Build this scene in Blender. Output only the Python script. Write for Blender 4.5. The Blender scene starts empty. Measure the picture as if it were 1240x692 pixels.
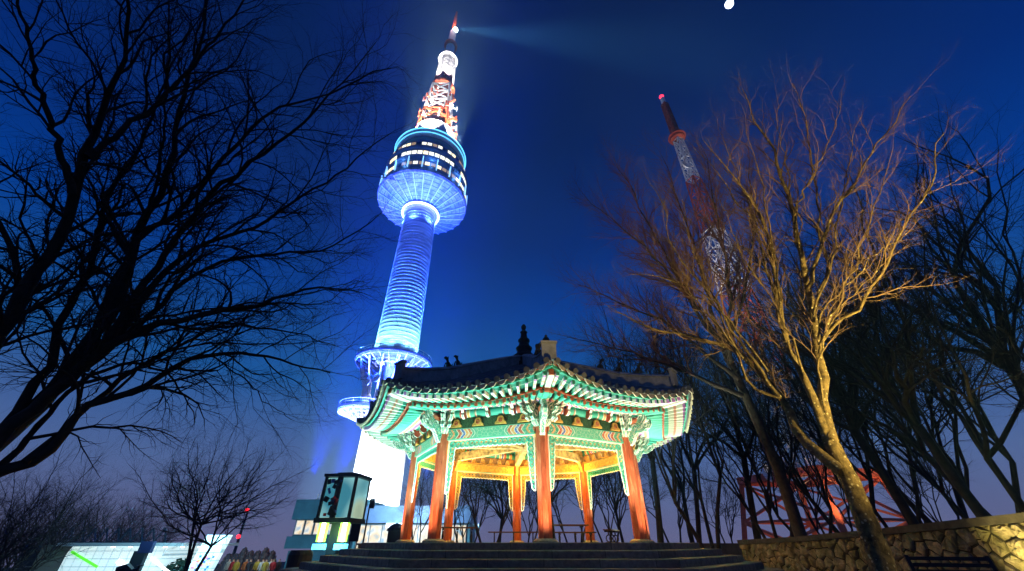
import bpy, bmesh, math, random
import numpy as np
from mathutils import Vector, Matrix

PI = math.pi
sc = bpy.context.scene
col = sc.collection
R = math.radians

# ------------------------------------------------------------------ camera, sky, moonlight, exposure
CAM = Vector((0, 0, 1.2))
F, TH = 469.5, 0.5868                       # focal length in 1240-px units, upward tilt
cd = bpy.data.cameras.new('camera')
cd.sensor_width = 36.0
cd.lens = 36.0 * F / 1240
cd.clip_start, cd.clip_end = 0.1, 20000
cam = bpy.data.objects.new('camera', cd)
col.objects.link(cam)
cam.location = CAM
cam.rotation_euler = (PI / 2 + TH, 0, 0)
sc.camera = cam

w = bpy.data.worlds.new('World')
sc.world = w
w.use_nodes = True
wn, wl = w.node_tree.nodes, w.node_tree.links
wn.clear()
wout = wn.new('ShaderNodeOutputWorld')
wbg = wn.new('ShaderNodeBackground'); wbg.inputs['Strength'].default_value = 1.0
wbg2 = wn.new('ShaderNodeBackground'); wbg2.inputs['Strength'].default_value = 0.06
wadd = wn.new('ShaderNodeAddShader')
sky = wn.new('ShaderNodeTexSky'); sky.sky_type = 'NISHITA'; sky.sun_disc = False
sky.sun_elevation = R(-8); sky.sun_rotation = R(-70)
wtc = wn.new('ShaderNodeTexCoord')
wsep = wn.new('ShaderNodeSeparateXYZ')
wr = wn.new('ShaderNodeValToRGB')
els = [(0.0, (.145, .145, .275)), (.13, (.098, .160, .365)), (.30, (.012, .108, .375)), (.49, (.000, .047, .315)),
       (.63, (.000, .021, .178)), (.80, (.000, .010, .090)), (1.0, (.000, .005, .042))]
cr = wr.color_ramp
while len(cr.elements) < len(els):
    cr.elements.new(0.5)
for e, (p, c) in zip(cr.elements, els):
    e.position = p; e.color = (*c, 1)
wl.new(wtc.outputs['Generated'], wsep.inputs[0]); wl.new(wsep.outputs['Z'], wr.inputs[0])
wl.new(wr.outputs[0], wbg.inputs['Color']); wl.new(sky.outputs[0], wbg2.inputs['Color'])
wl.new(wbg.outputs[0], wadd.inputs[0]); wl.new(wbg2.outputs[0], wadd.inputs[1])
wl.new(wadd.outputs[0], wout.inputs[0])

vs = sc.view_settings
vs.view_transform = 'Standard'; vs.look = 'None'; vs.exposure = 0.0; vs.gamma = 1.0; vs.use_curve_mapping = False
sc.cycles.use_denoising = True
sc.cycles.max_bounces = 5
sc.cycles.diffuse_bounces = 3
sc.cycles.sample_clamp_indirect = 4.0

MOON_DIR = Vector((1.301, 1.0, 2.69)).normalized()
ml = bpy.data.lights.new('moonlight', 'SUN'); ml.energy = 0.03; ml.angle = R(0.5); ml.color = (.75, .85, 1)
mo = bpy.data.objects.new('moonlight', ml); col.objects.link(mo)
mo.rotation_euler = MOON_DIR.to_track_quat('Z', 'Y').to_euler()

def lamp(name, kind, loc, power, color, target=None, size=0.3, cone=90, blend=0.6):
    l = bpy.data.lights.new(name, kind); l.energy = power; l.color = color
    if kind in ('POINT', 'SPOT'): l.shadow_soft_size = size
    if kind == 'AREA': l.size = size
    if kind == 'SPOT': l.spot_size = R(cone); l.spot_blend = blend
    o = bpy.data.objects.new(name, l); col.objects.link(o); o.location = loc
    if target is not None:
        o.rotation_euler = (Vector(loc) - Vector(target)).to_track_quat('Z', 'Y').to_euler()
    return o

# ------------------------------------------------------------------ helpers
_c, _s = math.cos(TH), math.sin(TH)
def ray(u, v):
    x = (u - 620) / F; y = (346 - v) / F
    return Vector((x, _c - _s * y, _s + _c * y))
def at(u, v, Y):                # the point seen at photo pixel (u, v), Y metres ahead
    r = ray(u, v); return CAM + r * (Y / r.y)
def rho(u, v, d):               # ... d metres away
    return CAM + ray(u, v).normalized() * d

def mat(name, base, rough=.7, emit=None, estr=0, metal=0, noise=0.0, nscale=8.0, bump=0.0, dark=None, spec=.3):
    m = bpy.data.materials.new(name); m.use_nodes = True
    nt = m.node_tree; b = nt.nodes['Principled BSDF']
    b.inputs['Base Color'].default_value = (*base, 1); b.inputs['Roughness'].default_value = rough
    b.inputs['Metallic'].default_value = metal
    b.inputs['Specular IOR Level'].default_value = spec
    if emit:
        b.inputs['Emission Color'].default_value = (*emit, 1); b.inputs['Emission Strength'].default_value = estr
    if noise or bump:
        tc = nt.nodes.new('ShaderNodeTexCoord'); n = nt.nodes.new('ShaderNodeTexNoise')
        n.inputs['Scale'].default_value = nscale; n.inputs['Detail'].default_value = 6
        n.inputs['Roughness'].default_value = .65
        nt.links.new(tc.outputs['Object'], n.inputs['Vector'])
        if noise:
            mx = nt.nodes.new('ShaderNodeValToRGB')
            d = dark or tuple(c * (1 - noise) for c in base)
            l = tuple(min(1, c * (1 + noise * .7)) for c in base)
            mx.color_ramp.elements[0].position = .32; mx.color_ramp.elements[0].color = (*d, 1)
            mx.color_ramp.elements[1].position = .68; mx.color_ramp.elements[1].color = (*l, 1)
            nt.links.new(n.outputs['Fac'], mx.inputs[0]); nt.links.new(mx.outputs[0], b.inputs['Base Color'])
        if bump:
            bp = nt.nodes.new('ShaderNodeBump'); bp.inputs['Strength'].default_value = bump; bp.inputs['Distance'].default_value = .02
            nt.links.new(n.outputs['Fac'], bp.inputs['Height']); nt.links.new(bp.outputs[0], b.inputs['Normal'])
    return m

class MB:
    def __init__(s): s.v = []; s.f = []; s.mi = []; s.uv = None
    def add(s, vs_, fs_, m=0):
        o = len(s.v); s.v += [tuple(p) for p in vs_]
        for f in fs_: s.f.append([i + o for i in f]); s.mi.append(m)
    def box(s, c, d, m=0, rot=None):
        M = rot if rot is not None else Matrix.Identity(3)
        vs_ = [Vector(c) + M @ Vector((x * d[0] / 2, y * d[1] / 2, z * d[2] / 2)) for x in (-1, 1) for y in (-1, 1) for z in (-1, 1)]
        s.add(vs_, [(0, 1, 3, 2), (4, 6, 7, 5), (0, 4, 5, 1), (2, 3, 7, 6), (0, 2, 6, 4), (1, 5, 7, 3)], m)
    def bar(s, a, b, wd, ht, m=0, up=(0, 0, 1)):
        a, b = Vector(a), Vector(b); d = (b - a); L = d.length; d.normalize()
        x = d.cross(Vector(up))
        if x.length < 1e-4: x = d.cross(Vector((1, 0, 0)))
        x.normalize(); z = x.cross(d)
        s.box((a + b) / 2, (wd, L, ht), m, Matrix((x, d, z)).transposed())
    def tube(s, pts, rad, n=8, m=0, cap=True):
        pts = [Vector(p) for p in pts]; k = len(pts)
        if not hasattr(rad, '__len__'): rad = [rad] * k
        vs_ = []
        for i, p in enumerate(pts):
            t = (pts[min(i + 1, k - 1)] - pts[max(i - 1, 0)]).normalized()
            r_ = Vector((0, 0, 1)) if abs(t.z) < .9 else Vector((1, 0, 0))
            x = t.cross(r_).normalized(); y = t.cross(x)
            for j in range(n):
                a = 2 * PI * j / n; vs_.append(p + (x * math.cos(a) + y * math.sin(a)) * rad[i])
        fs_ = [(i * n + j, i * n + (j + 1) % n, (i + 1) * n + (j + 1) % n, (i + 1) * n + j) for i in range(k - 1) for j in range(n)]
        if cap: fs_ += [tuple(range(n)), tuple(range((k - 1) * n, k * n))]
        s.add(vs_, fs_, m)
    def lathe(s, prof, n=32, c=(0, 0, 0), m=0, cap=True, ph=0):
        vs_ = [(c[0] + r * math.cos(2 * PI * j / n + ph), c[1] + r * math.sin(2 * PI * j / n + ph), c[2] + z) for r, z in prof for j in range(n)]
        k = len(prof)
        fs_ = [(i * n + j, i * n + (j + 1) % n, (i + 1) * n + (j + 1) % n, (i + 1) * n + j) for i in range(k - 1) for j in range(n)]
        if cap: fs_ += [tuple(range(n)), tuple(range((k - 1) * n, k * n))]
        s.add(vs_, fs_, m)
    def ring(s, c, R0, r, ax=(0, 1, 0), n=14, k=5, m=0, a0=0, a1=2 * PI, xd=None):
        ax = Vector(ax).normalized()
        x = Vector(xd) if xd else ax.cross(Vector((0, 0, 1)) if abs(ax.z) < .9 else Vector((1, 0, 0)))
        x.normalize(); y = ax.cross(x); full = abs(a1 - a0 - 2 * PI) < 1e-6
        cnt = n if full else n + 1; vs_ = []
        for i in range(cnt):
            a = a0 + (a1 - a0) * i / n; d = x * math.cos(a) + y * math.sin(a)
            for j in range(k):
                b = 2 * PI * j / k; vs_.append(Vector(c) + d * (R0 + r * math.cos(b)) + ax * r * math.sin(b))
        fs_ = []
        for i in range(n):
            i2 = (i + 1) % cnt
            for j in range(k): fs_.append((i * k + j, i2 * k + j, i2 * k + (j + 1) % k, i * k + (j + 1) % k))
        s.add(vs_, fs_, m)
    def prism(s, out, th, o, ux, uz, mf=0, ms=0):     # outline in the (ux, uz) plane, extruded th across it
        ux, uz = Vector(ux).normalized(), Vector(uz).normalized(); n = ux.cross(uz); o = Vector(o); k = len(out)
        A = [o + ux * a + uz * b - n * th / 2 for a, b in out]; B = [o + ux * a + uz * b + n * th / 2 for a, b in out]
        s.add(A + B, [tuple(range(k))], mf); s.f.append([len(s.v) - k + i for i in range(k)]); s.mi.append(mf)
        base = len(s.v) - 2 * k
        for i in range(k):
            j = (i + 1) % k; s.f.append([base + i, base + j, base + k + j, base + k + i]); s.mi.append(ms)
    def quad(s, a, b, c, d, m=0): s.add([a, b, c, d], [(0, 1, 2, 3)], m)
    def mesh(s, name, mats, smooth=False):
        me = bpy.data.meshes.new(name); me.from_pydata([tuple(p) for p in s.v], [], s.f)
        for x in (mats if isinstance(mats, (list, tuple)) else [mats]): me.materials.append(x)
        me.polygons.foreach_set('material_index', s.mi)
        bm = bmesh.new(); bm.from_mesh(me); bmesh.ops.recalc_face_normals(bm, faces=bm.faces); bm.to_mesh(me); bm.free()
        if smooth:
            me.polygons.foreach_set('use_smooth', [True] * len(me.polygons))
            try: me.set_sharp_from_angle(angle=R(40))
            except Exception: pass
        me.update(); return me
    def build(s, name, mats, parent=None, smooth=False):
        return put(name, s.mesh(name, mats, smooth), parent)

def put(name, me, parent=None, loc=None, rz=None):
    o = bpy.data.objects.new(name, me); col.objects.link(o)
    if parent: o.parent = parent
    if loc is not None: o.location = loc
    if rz is not None: o.rotation_euler = (0, 0, rz)
    return o
def thing(name, label, cat, loc=(0, 0, 0), rz=0, group=None):
    o = put(name, None, None, loc, rz); return tag(o, label, cat, group)
def tag(o, label, cat, group=None):
    o['label'] = label; o['category'] = cat
    if group: o['group'] = group
    return o
def struct(o): o['kind'] = 'structure'; return o
def stuff(o): o['kind'] = 'stuff'; return o
def clone(o, label=None, group=None, parent=None):
    c = o.copy(); col.objects.link(c)
    if parent is not None: c.parent = parent
    if label: c['label'] = label
    if group: c['group'] = group
    for ch in list(o.children): clone(ch, parent=c)
    return c

# node shorthand for painted patterns
def pmat(name, rough=.55):
    m = bpy.data.materials.new(name); m.use_nodes = True
    nt = m.node_tree; b = nt.nodes['Principled BSDF']; b.inputs['Roughness'].default_value = rough
    b.inputs['Specular IOR Level'].default_value = .3
    return m, nt, b
def mth(nt, op, a, b=None, c=None):
    n = nt.nodes.new('ShaderNodeMath'); n.operation = op
    for i, x in enumerate((a, b, c)):
        if x is None: continue
        if isinstance(x, (int, float)): n.inputs[i].default_value = x
        else: nt.links.new(x, n.inputs[i])
    return n.outputs[0]
def cramp(nt, fac, stops, const=True):
    n = nt.nodes.new('ShaderNodeValToRGB'); r = n.color_ramp
    r.interpolation = 'CONSTANT' if const else 'LINEAR'
    while len(r.elements) < len(stops): r.elements.new(.5)
    for e, (p, c) in zip(r.elements, stops): e.position = p; e.color = (*c, 1)
    nt.links.new(fac, n.inputs[0]); return n.outputs[0]
def objxyz(nt):
    tc = nt.nodes.new('ShaderNodeTexCoord'); s = nt.nodes.new('ShaderNodeSeparateXYZ')
    nt.links.new(tc.outputs['Object'], s.inputs[0]); return tc, s.outputs
def mixc(nt, fac, a, b):
    n = nt.nodes.new('ShaderNodeMix'); n.data_type = 'RGBA'
    for i, x in ((0, fac), (6, a), (7, b)):
        if isinstance(x, (int, float)): n.inputs[i].default_value = x
        elif isinstance(x, tuple): n.inputs[i].default_value = (*x, 1)
        else: nt.links.new(x, n.inputs[i])
    return n.outputs[2]

# ------------------------------------------------------------------ terrain
def gh(x, y):
    d = math.hypot(x - 2, y - 12)
    h = 0.02 - 3.6 * min(1, max(0, (d - 18) / 22)) ** 1.5 if x < 4 else 0.02 - .6 * min(1, max(0, (d - 18) / 22))
    if d > 160: h -= min((d - 160) * .10, 240)
    return h
gr = MB()
xs = [-6000, -2500, -1200, -700, -400, -250, -170, -120, -90, -70] + [-60 + 3 * i for i in range(48)] + [90, 120, 170, 250, 400, 700, 1200, 2500, 6000]
ys = [-6000, -2000, -700, -250, -100, -50, -25] + [-15 + 3 * i for i in range(45)] + [125, 150, 200, 300, 450, 700, 1200, 2500, 6000]
nx = len(xs)
gr.add([(x, y, gh(x, y)) for y in ys for x in xs], [(j * nx + i, j * nx + i + 1, (j + 1) * nx + i + 1, (j + 1) * nx + i) for j in range(len(ys) - 1) for i in range(nx - 1)])
M_ground = mat('earth', (.045, .042, .036), .95, noise=.5, nscale=.8, bump=.4)
struct(gr.build('ground', M_ground, None, True))

# ------------------------------------------------------------------ trees
def unit(v): return v / (np.linalg.norm(v) + 1e-9)
def spline(pts, rad, n):
    pts = np.array(pts, float); k = len(pts); P = np.vstack([2 * pts[0] - pts[1], pts, 2 * pts[-1] - pts[-2]])
    seg = np.linalg.norm(np.diff(pts, axis=0), axis=1); cum = np.r_[0, np.cumsum(seg)]
    out = []; rr = []
    for t in np.linspace(0, cum[-1], n):
        i = min(int(np.searchsorted(cum, t, side='right')) - 1, k - 2); i = max(i, 0)
        u = (t - cum[i]) / (seg[i] + 1e-9); a, b, c, d = P[i:i + 4]
        out.append(.5 * ((2 * b) + (c - a) * u + (2 * a - 5 * b + 4 * c - d) * u * u + (3 * b - a - 3 * c + d) * u ** 3))
        rr.append(rad[0] + (rad[1] - rad[0]) * (t / cum[-1]) ** .75)
    return np.array(out), np.array(rr)

class Tree:
    def __init__(s, seed): s.rng = np.random.default_rng(seed); s.br = []
    def limb(s, pts, r0, r1, n=18, kids=True, wob=.0, t0=.15, level=0):
        P, rr = spline(pts, (r0, r1), n)
        if wob:
            w_ = s.rng.normal(0, wob, P.shape); w_[0] = 0; P = P + w_
        s.br.append((P, rr, level, kids, t0)); return P, rr
    def shoot(s, p, d, L, r0, n, wob, trop, level):
        pts = [p]; d = d.copy()
        for i in range(n - 1):
            d = unit(d + s.rng.normal(0, wob, 3) + np.array([0, 0, trop])); pts.append(pts[-1] + d * L / (n - 1))
        rr = r0 * (1 - .8 * np.linspace(0, 1, n)); return np.array(pts), rr, level, True, .12
    def grow(s, levels):
        # levels: list of dicts(n per metre, L, Lvar, ang, trop, wob, r)
        cur = [b for b in s.br if b[3]]
        for li, q in enumerate(levels):
            nxt = []
            for P, rr, lv, kids, t0 in cur:
                seg = np.linalg.norm(np.diff(P, axis=0), axis=1); L = seg.sum()
                cnt = q['n'] * L; cnt = int(cnt) + (s.rng.random() < cnt - int(cnt))
                cnt = max(cnt, q.get('min', 1)); ph = s.rng.random() * 6.28
                for i in range(cnt):
                    t = t0 + (1 - t0) * (i + s.rng.random() * .9) / cnt
                    if i == cnt - 1 and s.rng.random() < .7: t = 1.0
                    x = t * (len(P) - 1); k = min(int(x), len(P) - 2); u = x - k
                    p = P[k] * (1 - u) + P[k + 1] * u; r = rr[k] * (1 - u) + rr[k + 1] * u
                    d = unit(P[k + 1] - P[k]); ph += 2.4 + s.rng.normal(0, .5)
                    a = unit(np.cross(d, [0.3, .2, 1.0])); b = np.cross(d, a)
                    A = q['ang'] * (.6 + .8 * s.rng.random()) * (.45 if t == 1.0 else 1)
                    dd = d * math.cos(A) + (a * math.cos(ph) + b * math.sin(ph)) * math.sin(A)
                    if 'flat' in q: dd[2] *= q['flat']
                    ln = q['L'] * (1 - q.get('Lt', .45) * t) * (1 + q['Lvar'] * s.rng.normal(0, .6)); ln = max(ln, q['L'] * .3)
                    nxt.append(s.shoot(p, unit(dd), ln, min(r * .62, q['r']), q.get('pts', 6), q['wob'], q['trop'], li + 1))
            s.br += nxt; cur = nxt
    def mesh(s, name, mt, sel):
        groups = {}
        for P, rr, lv, kk, t0 in s.br:
            if not sel(lv): continue
            sides = 9 if rr[0] > .09 else 6 if rr[0] > .03 else 4 if rr[0] > .012 else 3
            groups.setdefault((len(P), sides), []).append((P, rr))
        V = []; Fc = []; off = 0
        for (n, sd), lst in groups.items():
            P = np.array([a for a, b in lst]); rr = np.array([b for a, b in lst]); B = len(lst)
            knot = 1 + (s.rng.normal(0, .075, (B, n, sd)) if sd == 9 else np.zeros((B, n, sd)))
            T = np.empty_like(P); T[:, 1:-1] = P[:, 2:] - P[:, :-2]; T[:, 0] = P[:, 1] - P[:, 0]; T[:, -1] = P[:, -1] - P[:, -2]
            T /= np.linalg.norm(T, axis=2, keepdims=True) + 1e-9
            ref = np.where(np.abs(T[:, :1, 2:]) < .85, np.array([[[0, 0, 1.]]]), np.array([[[1., 0, 0]]]))
            X = np.cross(T, np.broadcast_to(ref, T.shape)); X /= np.linalg.norm(X, axis=2, keepdims=True) + 1e-9; Y = np.cross(T, X)
            a = 2 * np.pi * np.arange(sd) / sd
            ringv = P[:, :, None] + (X[:, :, None] * np.cos(a)[None, None, :, None] + Y[:, :, None] * np.sin(a)[None, None, :, None]) * (rr[:, :, None] * knot)[..., None]
            V.append(ringv.reshape(-1, 3))
            b = np.arange(B)[:, None, None] * n * sd; i = np.arange(n - 1)[None, :, None] * sd; j = np.arange(sd)[None, None, :]; j2 = (j + 1) % sd
            q = np.stack([b + i + j, b + i + j2, b + i + sd + j2, b + i + sd + j], -1).reshape(-1, 4) + off
            Fc.append(q); off += B * n * sd
        V = np.concatenate(V); Fc = np.concatenate(Fc)
        me = bpy.data.meshes.new(name)
        me.vertices.add(len(V)); me.vertices.foreach_set('co', V.ravel())
        me.loops.add(Fc.size); me.loops.foreach_set('vertex_index', Fc.ravel())
        me.polygons.add(len(Fc)); me.polygons.foreach_set('loop_start', np.arange(len(Fc)) * 4)
        try: me.polygons.foreach_set('loop_total', np.full(len(Fc), 4))
        except Exception: pass
        me.update(calc_edges=True); me.validate(); me.materials.append(mt)
        me.polygons.foreach_set('use_smooth', [True] * len(me.polygons)); return me
    def place(s, label, mt, mtw, loc, name='bare_tree', group=None, crown_from=1):
        o = thing(name, label, 'tree', loc, 0, group)
        for P in s.br: P[0][:] -= np.array(loc)
        put('trunk', s.mesh('trunk', mt, lambda l: l < crown_from), o); put('crown', s.mesh('crown', mtw, lambda l: l >= crown_from), o)
        return o

M_bark_dark = mat('bark_dark', (.030, .024, .020), .9, noise=.5, nscale=6, bump=.8)
M_bark = mat('bark_olive', (.150, .112, .042), .9, noise=.75, nscale=9, bump=1.4)
_nt = M_bark.node_tree; _b = _nt.nodes['Principled BSDF']; _tc = _nt.nodes.new('ShaderNodeTexCoord'); _v = _nt.nodes.new('ShaderNodeTexVoronoi'); _v.inputs['Scale'].default_value = 13
_nt.links.new(_tc.outputs['Object'], _v.inputs['Vector']); _src = _b.inputs['Base Color'].links[0].from_socket         # pale lichen specks
_lt = _nt.nodes.new('ShaderNodeMath'); _lt.operation = 'LESS_THAN'; _lt.inputs[1].default_value = .20; _nt.links.new(_v.outputs['Distance'], _lt.inputs[0])
_mx = _nt.nodes.new('ShaderNodeMix'); _mx.data_type = 'RGBA'; _mx.inputs[7].default_value = (.34, .30, .16, 1); _nt.links.new(_lt.outputs[0], _mx.inputs[0]); _nt.links.new(_src, _mx.inputs[6]); _nt.links.new(_mx.outputs[2], _b.inputs['Base Color'])
M_twig = mat('twig_brown', (.150, .098, .055), .9)
M_twig_dark = mat('twig_dark', (.028, .023, .022), .95)
M_bark_mid = mat('bark_mid', (.055, .038, .028), .9, noise=.5, nscale=6, bump=.8)
M_twig_red = mat('twig_reddish', (.170, .080, .062), .95)

def pix(limb, d0, d1, jit=0, rng=None):
    n = len(limb); out = []
    for i, (u, v) in enumerate(limb):
        d = d0 + (d1 - d0) * i / (n - 1); out.append(tuple(rho(u, v, d)))
    return out

# the great dark tree that leans in from the left
T = Tree(11)
base = tuple(at(-150, 640, 6.2)); foot = (base[0] - .9, base[1] - .2, gh(base[0], base[1]) - .2)
fork = np.array(tuple(rho(-55, 590, 9.0)))
T.limb([foot, (base[0] - .5, base[1], 1.4), tuple(fork)], .33, .22, 10, kids=False)
LB = [([(-55, 590), (0, 572), (55, 550), (102, 493), (157, 478), (227, 436), (296, 430), (340, 437), (400, 452)], 9.0, 8.2, .15, .012),
      ([(-55, 590), (-10, 540), (50, 490), (90, 440), (118, 398), (150, 350), (165, 292), (205, 205), (215, 140), (240, 60), (252, -20)], 9.0, 9.8, .22, .018),
      ([(-55, 590), (0, 530), (70, 470), (150, 408), (231, 384), (319, 368), (384, 349), (440, 356)], 9.0, 7.6, .19, .010),
      ([(100, 450), (165, 295), (212, 262), (255, 208), (320, 139), (368, 121), (405, 110), (455, 50)], 8.9, 9.5, .13, .010),
      ([(120, 430), (203, 303), (260, 230), (312, 190), (368, 147), (425, 100), (470, 80)], 8.7, 7.4, .12, .010),
      ([(140, 410), (190, 340), (240, 299), (300, 280), (338, 255), (400, 217), (470, 165)], 8.7, 8.4, .11, .010),
      ([(-60, 580), (-30, 460), (0, 398), (37, 340), (75, 285), (100, 195), (126, 143), (132, 113), (152, 65), (156, -20)], 9.0, 8.0, .24, .02),
      ([(87, 235), (61, 143), (43, 95), (30, 26), (22, -30)], 8.4, 8.8, .09, .015),
      ([(105, 190), (140, 165), (173, 143), (208, 108), (277, 26), (310, -20)], 8.3, 8.9, .09, .012),
      ([(165, 295), (195, 200), (200, 100), (205, 20), (204, -20)], 9.3, 8.6, .06, .012),
      ([(-60, 580), (-20, 430), (20, 380), (18, 310), (0, 270), (-30, 180)], 9.0, 9.5, .14, .03),
      ([(0, 525), (60, 440), (80, 380), (115, 310), (125, 250), (160, 190), (190, 120), (240, 20)], 9.0, 10.2, .13, .012),
      ([(20, 510), (110, 440), (180, 385), (240, 330), (310, 310), (400, 300), (460, 260)], 9.0, 8.6, .12, .010),
      ([(30, 560), (100, 500), (150, 455), (215, 420), (270, 395), (340, 400), (410, 420)], 8.8, 9.6, .10, .010),
      ([(205, 445), (250, 432), (300, 462), (322, 488), (352, 508)], 8.5, 8.3, .035, .006),
      ([(-55, 590), (0, 565), (60, 500), (110, 455), (170, 440), (215, 470), (240, 510)], 9.0, 8.7, .10, .008)]
for px_, d0, d1, r0, r1 in LB: T.limb(pix(px_, d0, d1), r0 * .58, r1 * .8, 24, wob=.020, t0=.2)
T.grow([dict(n=3.1, L=2.2, Lvar=.4, ang=.60, trop=.02, wob=.20, r=.030, pts=10),
        dict(n=6.0, L=.85, Lvar=.35, ang=.62, trop=.0, wob=.27, r=.0125, pts=6),
        dict(n=10.5, L=.44, Lvar=.35, ang=.58, trop=.01, wob=.30, r=.0066, pts=5)])
T.place('huge dark bare tree leaning in from the left edge across the sky', M_bark_dark, M_twig_dark, foot)

# the lit tree on the right
T = Tree(5)
b0 = at(1068, 700, 6.6); foot = (b0.x, b0.y, gh(b0.x, b0.y) - .1)
k = Vector((1, 0, 0))
d_ = (at(1068, 691, 6.6) - CAM).length
T.limb([foot, tuple(rho(1069, 691, d_)), tuple(rho(1046, 623, d_)), tuple(rho(1023, 570, d_ + .1)), tuple(rho(1006, 535, d_ + .2))], .205, .108, 30, kids=False)
RB = [([(1006, 535), (997, 492), (992, 419), (978, 351), (961, 262), (944, 201), (938, 181), (916, 149), (900, 105)], 8.5, 10.5, .115, .010),
      ([(1008, 540), (975, 460), (955, 425), (944, 380), (940, 340), (925, 270), (880, 205), (850, 170)], 8.5, 9.8, .085, .010),
      ([(1020, 572), (971, 529), (945, 482), (892, 429), (840, 408), (790, 398), (735, 370)], 8.3, 10.5, .11, .010),
      ([(993, 430), (1007, 398), (1049, 361), (1095, 274), (1122, 230), (1130, 185), (1142, 160)], 8.7, 8.8, .055, .008),
      ([(978, 351), (1005, 270), (1034, 222), (1062, 177), (1102, 120)], 9.0, 9.6, .06, .008),
      ([(950, 400), (938, 331), (923, 274), (890, 242), (862, 201), (840, 180)], 9.0, 10.3, .05, .008),
      ([(945, 482), (900, 420), (858, 355), (815, 300), (806, 254), (780, 210)], 8.8, 10.8, .055, .008),
      ([(985, 380), (1000, 330), (990, 260), (985, 200), (975, 140), (960, 100)], 9.0, 10.2, .05, .008),
      ([(990, 410), (1000, 370), (1040, 330), (1070, 300), (1095, 288), (1108, 262)], 8.7, 8.5, .035, .006),
      ([(961, 262), (985, 210), (1010, 160), (1020, 110)], 9.3, 9.8, .04, .007),
      ([(945, 482), (905, 460), (870, 380), (830, 345), (760, 330)], 8.6, 9.4, .05, .008),
      ([(955, 425), (930, 330), (905, 240), (880, 180), (868, 145)], 8.8, 10.6, .045, .007),
      ([(944, 380), (935, 290), (920, 210), (905, 160), (898, 128)], 8.9, 10.0, .04, .007),
      ([(970, 310), (960, 240), (945, 170), (940, 118)], 9.2, 10.2, .04, .007),
      ([(985, 390), (1010, 300), (1025, 220), (1040, 140)], 8.9, 9.8, .045, .007),
      ([(992, 419), (1030, 330), (1060, 250), (1085, 180)], 8.6, 9.0, .042, .007),
      ([(930, 450), (870, 370), (835, 290), (825, 235)], 8.6, 9.8, .042, .007),
      ([(900, 435), (840, 360), (790, 310), (765, 280)], 8.4, 10.2, .042, .007),
      ([(1000, 500), (990, 430), (1020, 370), (1060, 330), (1085, 270)], 8.4, 8.2, .04, .007),
      ([(975, 460), (950, 390), (900, 310), (875, 250)], 8.6, 9.2, .042, .007)]
for px_, d0, d1, r0, r1 in RB: T.limb(pix(px_, d0, d1), r0 * (.88 if r0 > .08 else .66), r1 * .8, 20, wob=.022, t0=.2)
T.grow([dict(n=3.8, L=1.15, Lvar=.4, ang=.46, trop=.10, wob=.17, r=.017, pts=9),
        dict(n=7.6, L=.55, Lvar=.4, ang=.58, trop=.06, wob=.26, r=.0088, pts=7),
        dict(n=12.0, L=.27, Lvar=.4, ang=.62, trop=.04, wob=.32, r=.0056, pts=5)])
T.place('bare tree lit warm yellow from below, rising in front of the stone wall', M_bark, M_twig, foot)

# the tall dim tree behind it whose crown spreads to the left
T = Tree(21)
b0 = at(968, 656, 17.5); foot = (b0.x, b0.y, gh(b0.x, b0.y) - .1)
d_ = (b0 - CAM).length
T.limb([foot, tuple(rho(950, 590, d_)), tuple(rho(912, 500, d_)), tuple(rho(880, 430, d_ + .5))], .26, .17, 10, kids=False)
for px_, d0, d1 in [([(880, 430), (850, 380), (800, 320), (745, 270), (705, 235)], 20.5, 22), ([(890, 450), (840, 370), (790, 280), (760, 220), (745, 190)], 20.5, 22.5),
                    ([(880, 430), (850, 330), (825, 250), (800, 190)], 20.5, 22), ([(885, 440), (880, 330), (865, 240), (850, 175)], 20.5, 22),
                    ([(895, 460), (820, 400), (760, 370), (700, 345)], 20.3, 21), ([(900, 480), (800, 440), (740, 420), (690, 410)], 20.3, 20.6),
                    ([(880, 430), (905, 330), (910, 250), (905, 180)], 20.6, 22)]:
    T.limb(pix(px_, d0, d1), .11, .014, 16, wob=.07, t0=.2)
T.grow([dict(n=3.2, L=3.3, Lvar=.3, ang=.5, trop=.05, wob=.16, r=.040, pts=8),
        dict(n=3.8, L=1.4, Lvar=.3, ang=.58, trop=.03, wob=.2, r=.021, pts=6),
        dict(n=5.6, L=.75, Lvar=.3, ang=.55, trop=.02, wob=.24, r=.013, pts=5)])
T.place('tall dim reddish bare tree whose crown spreads in front of the lattice mast', M_bark_mid, M_twig_red, foot)

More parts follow.
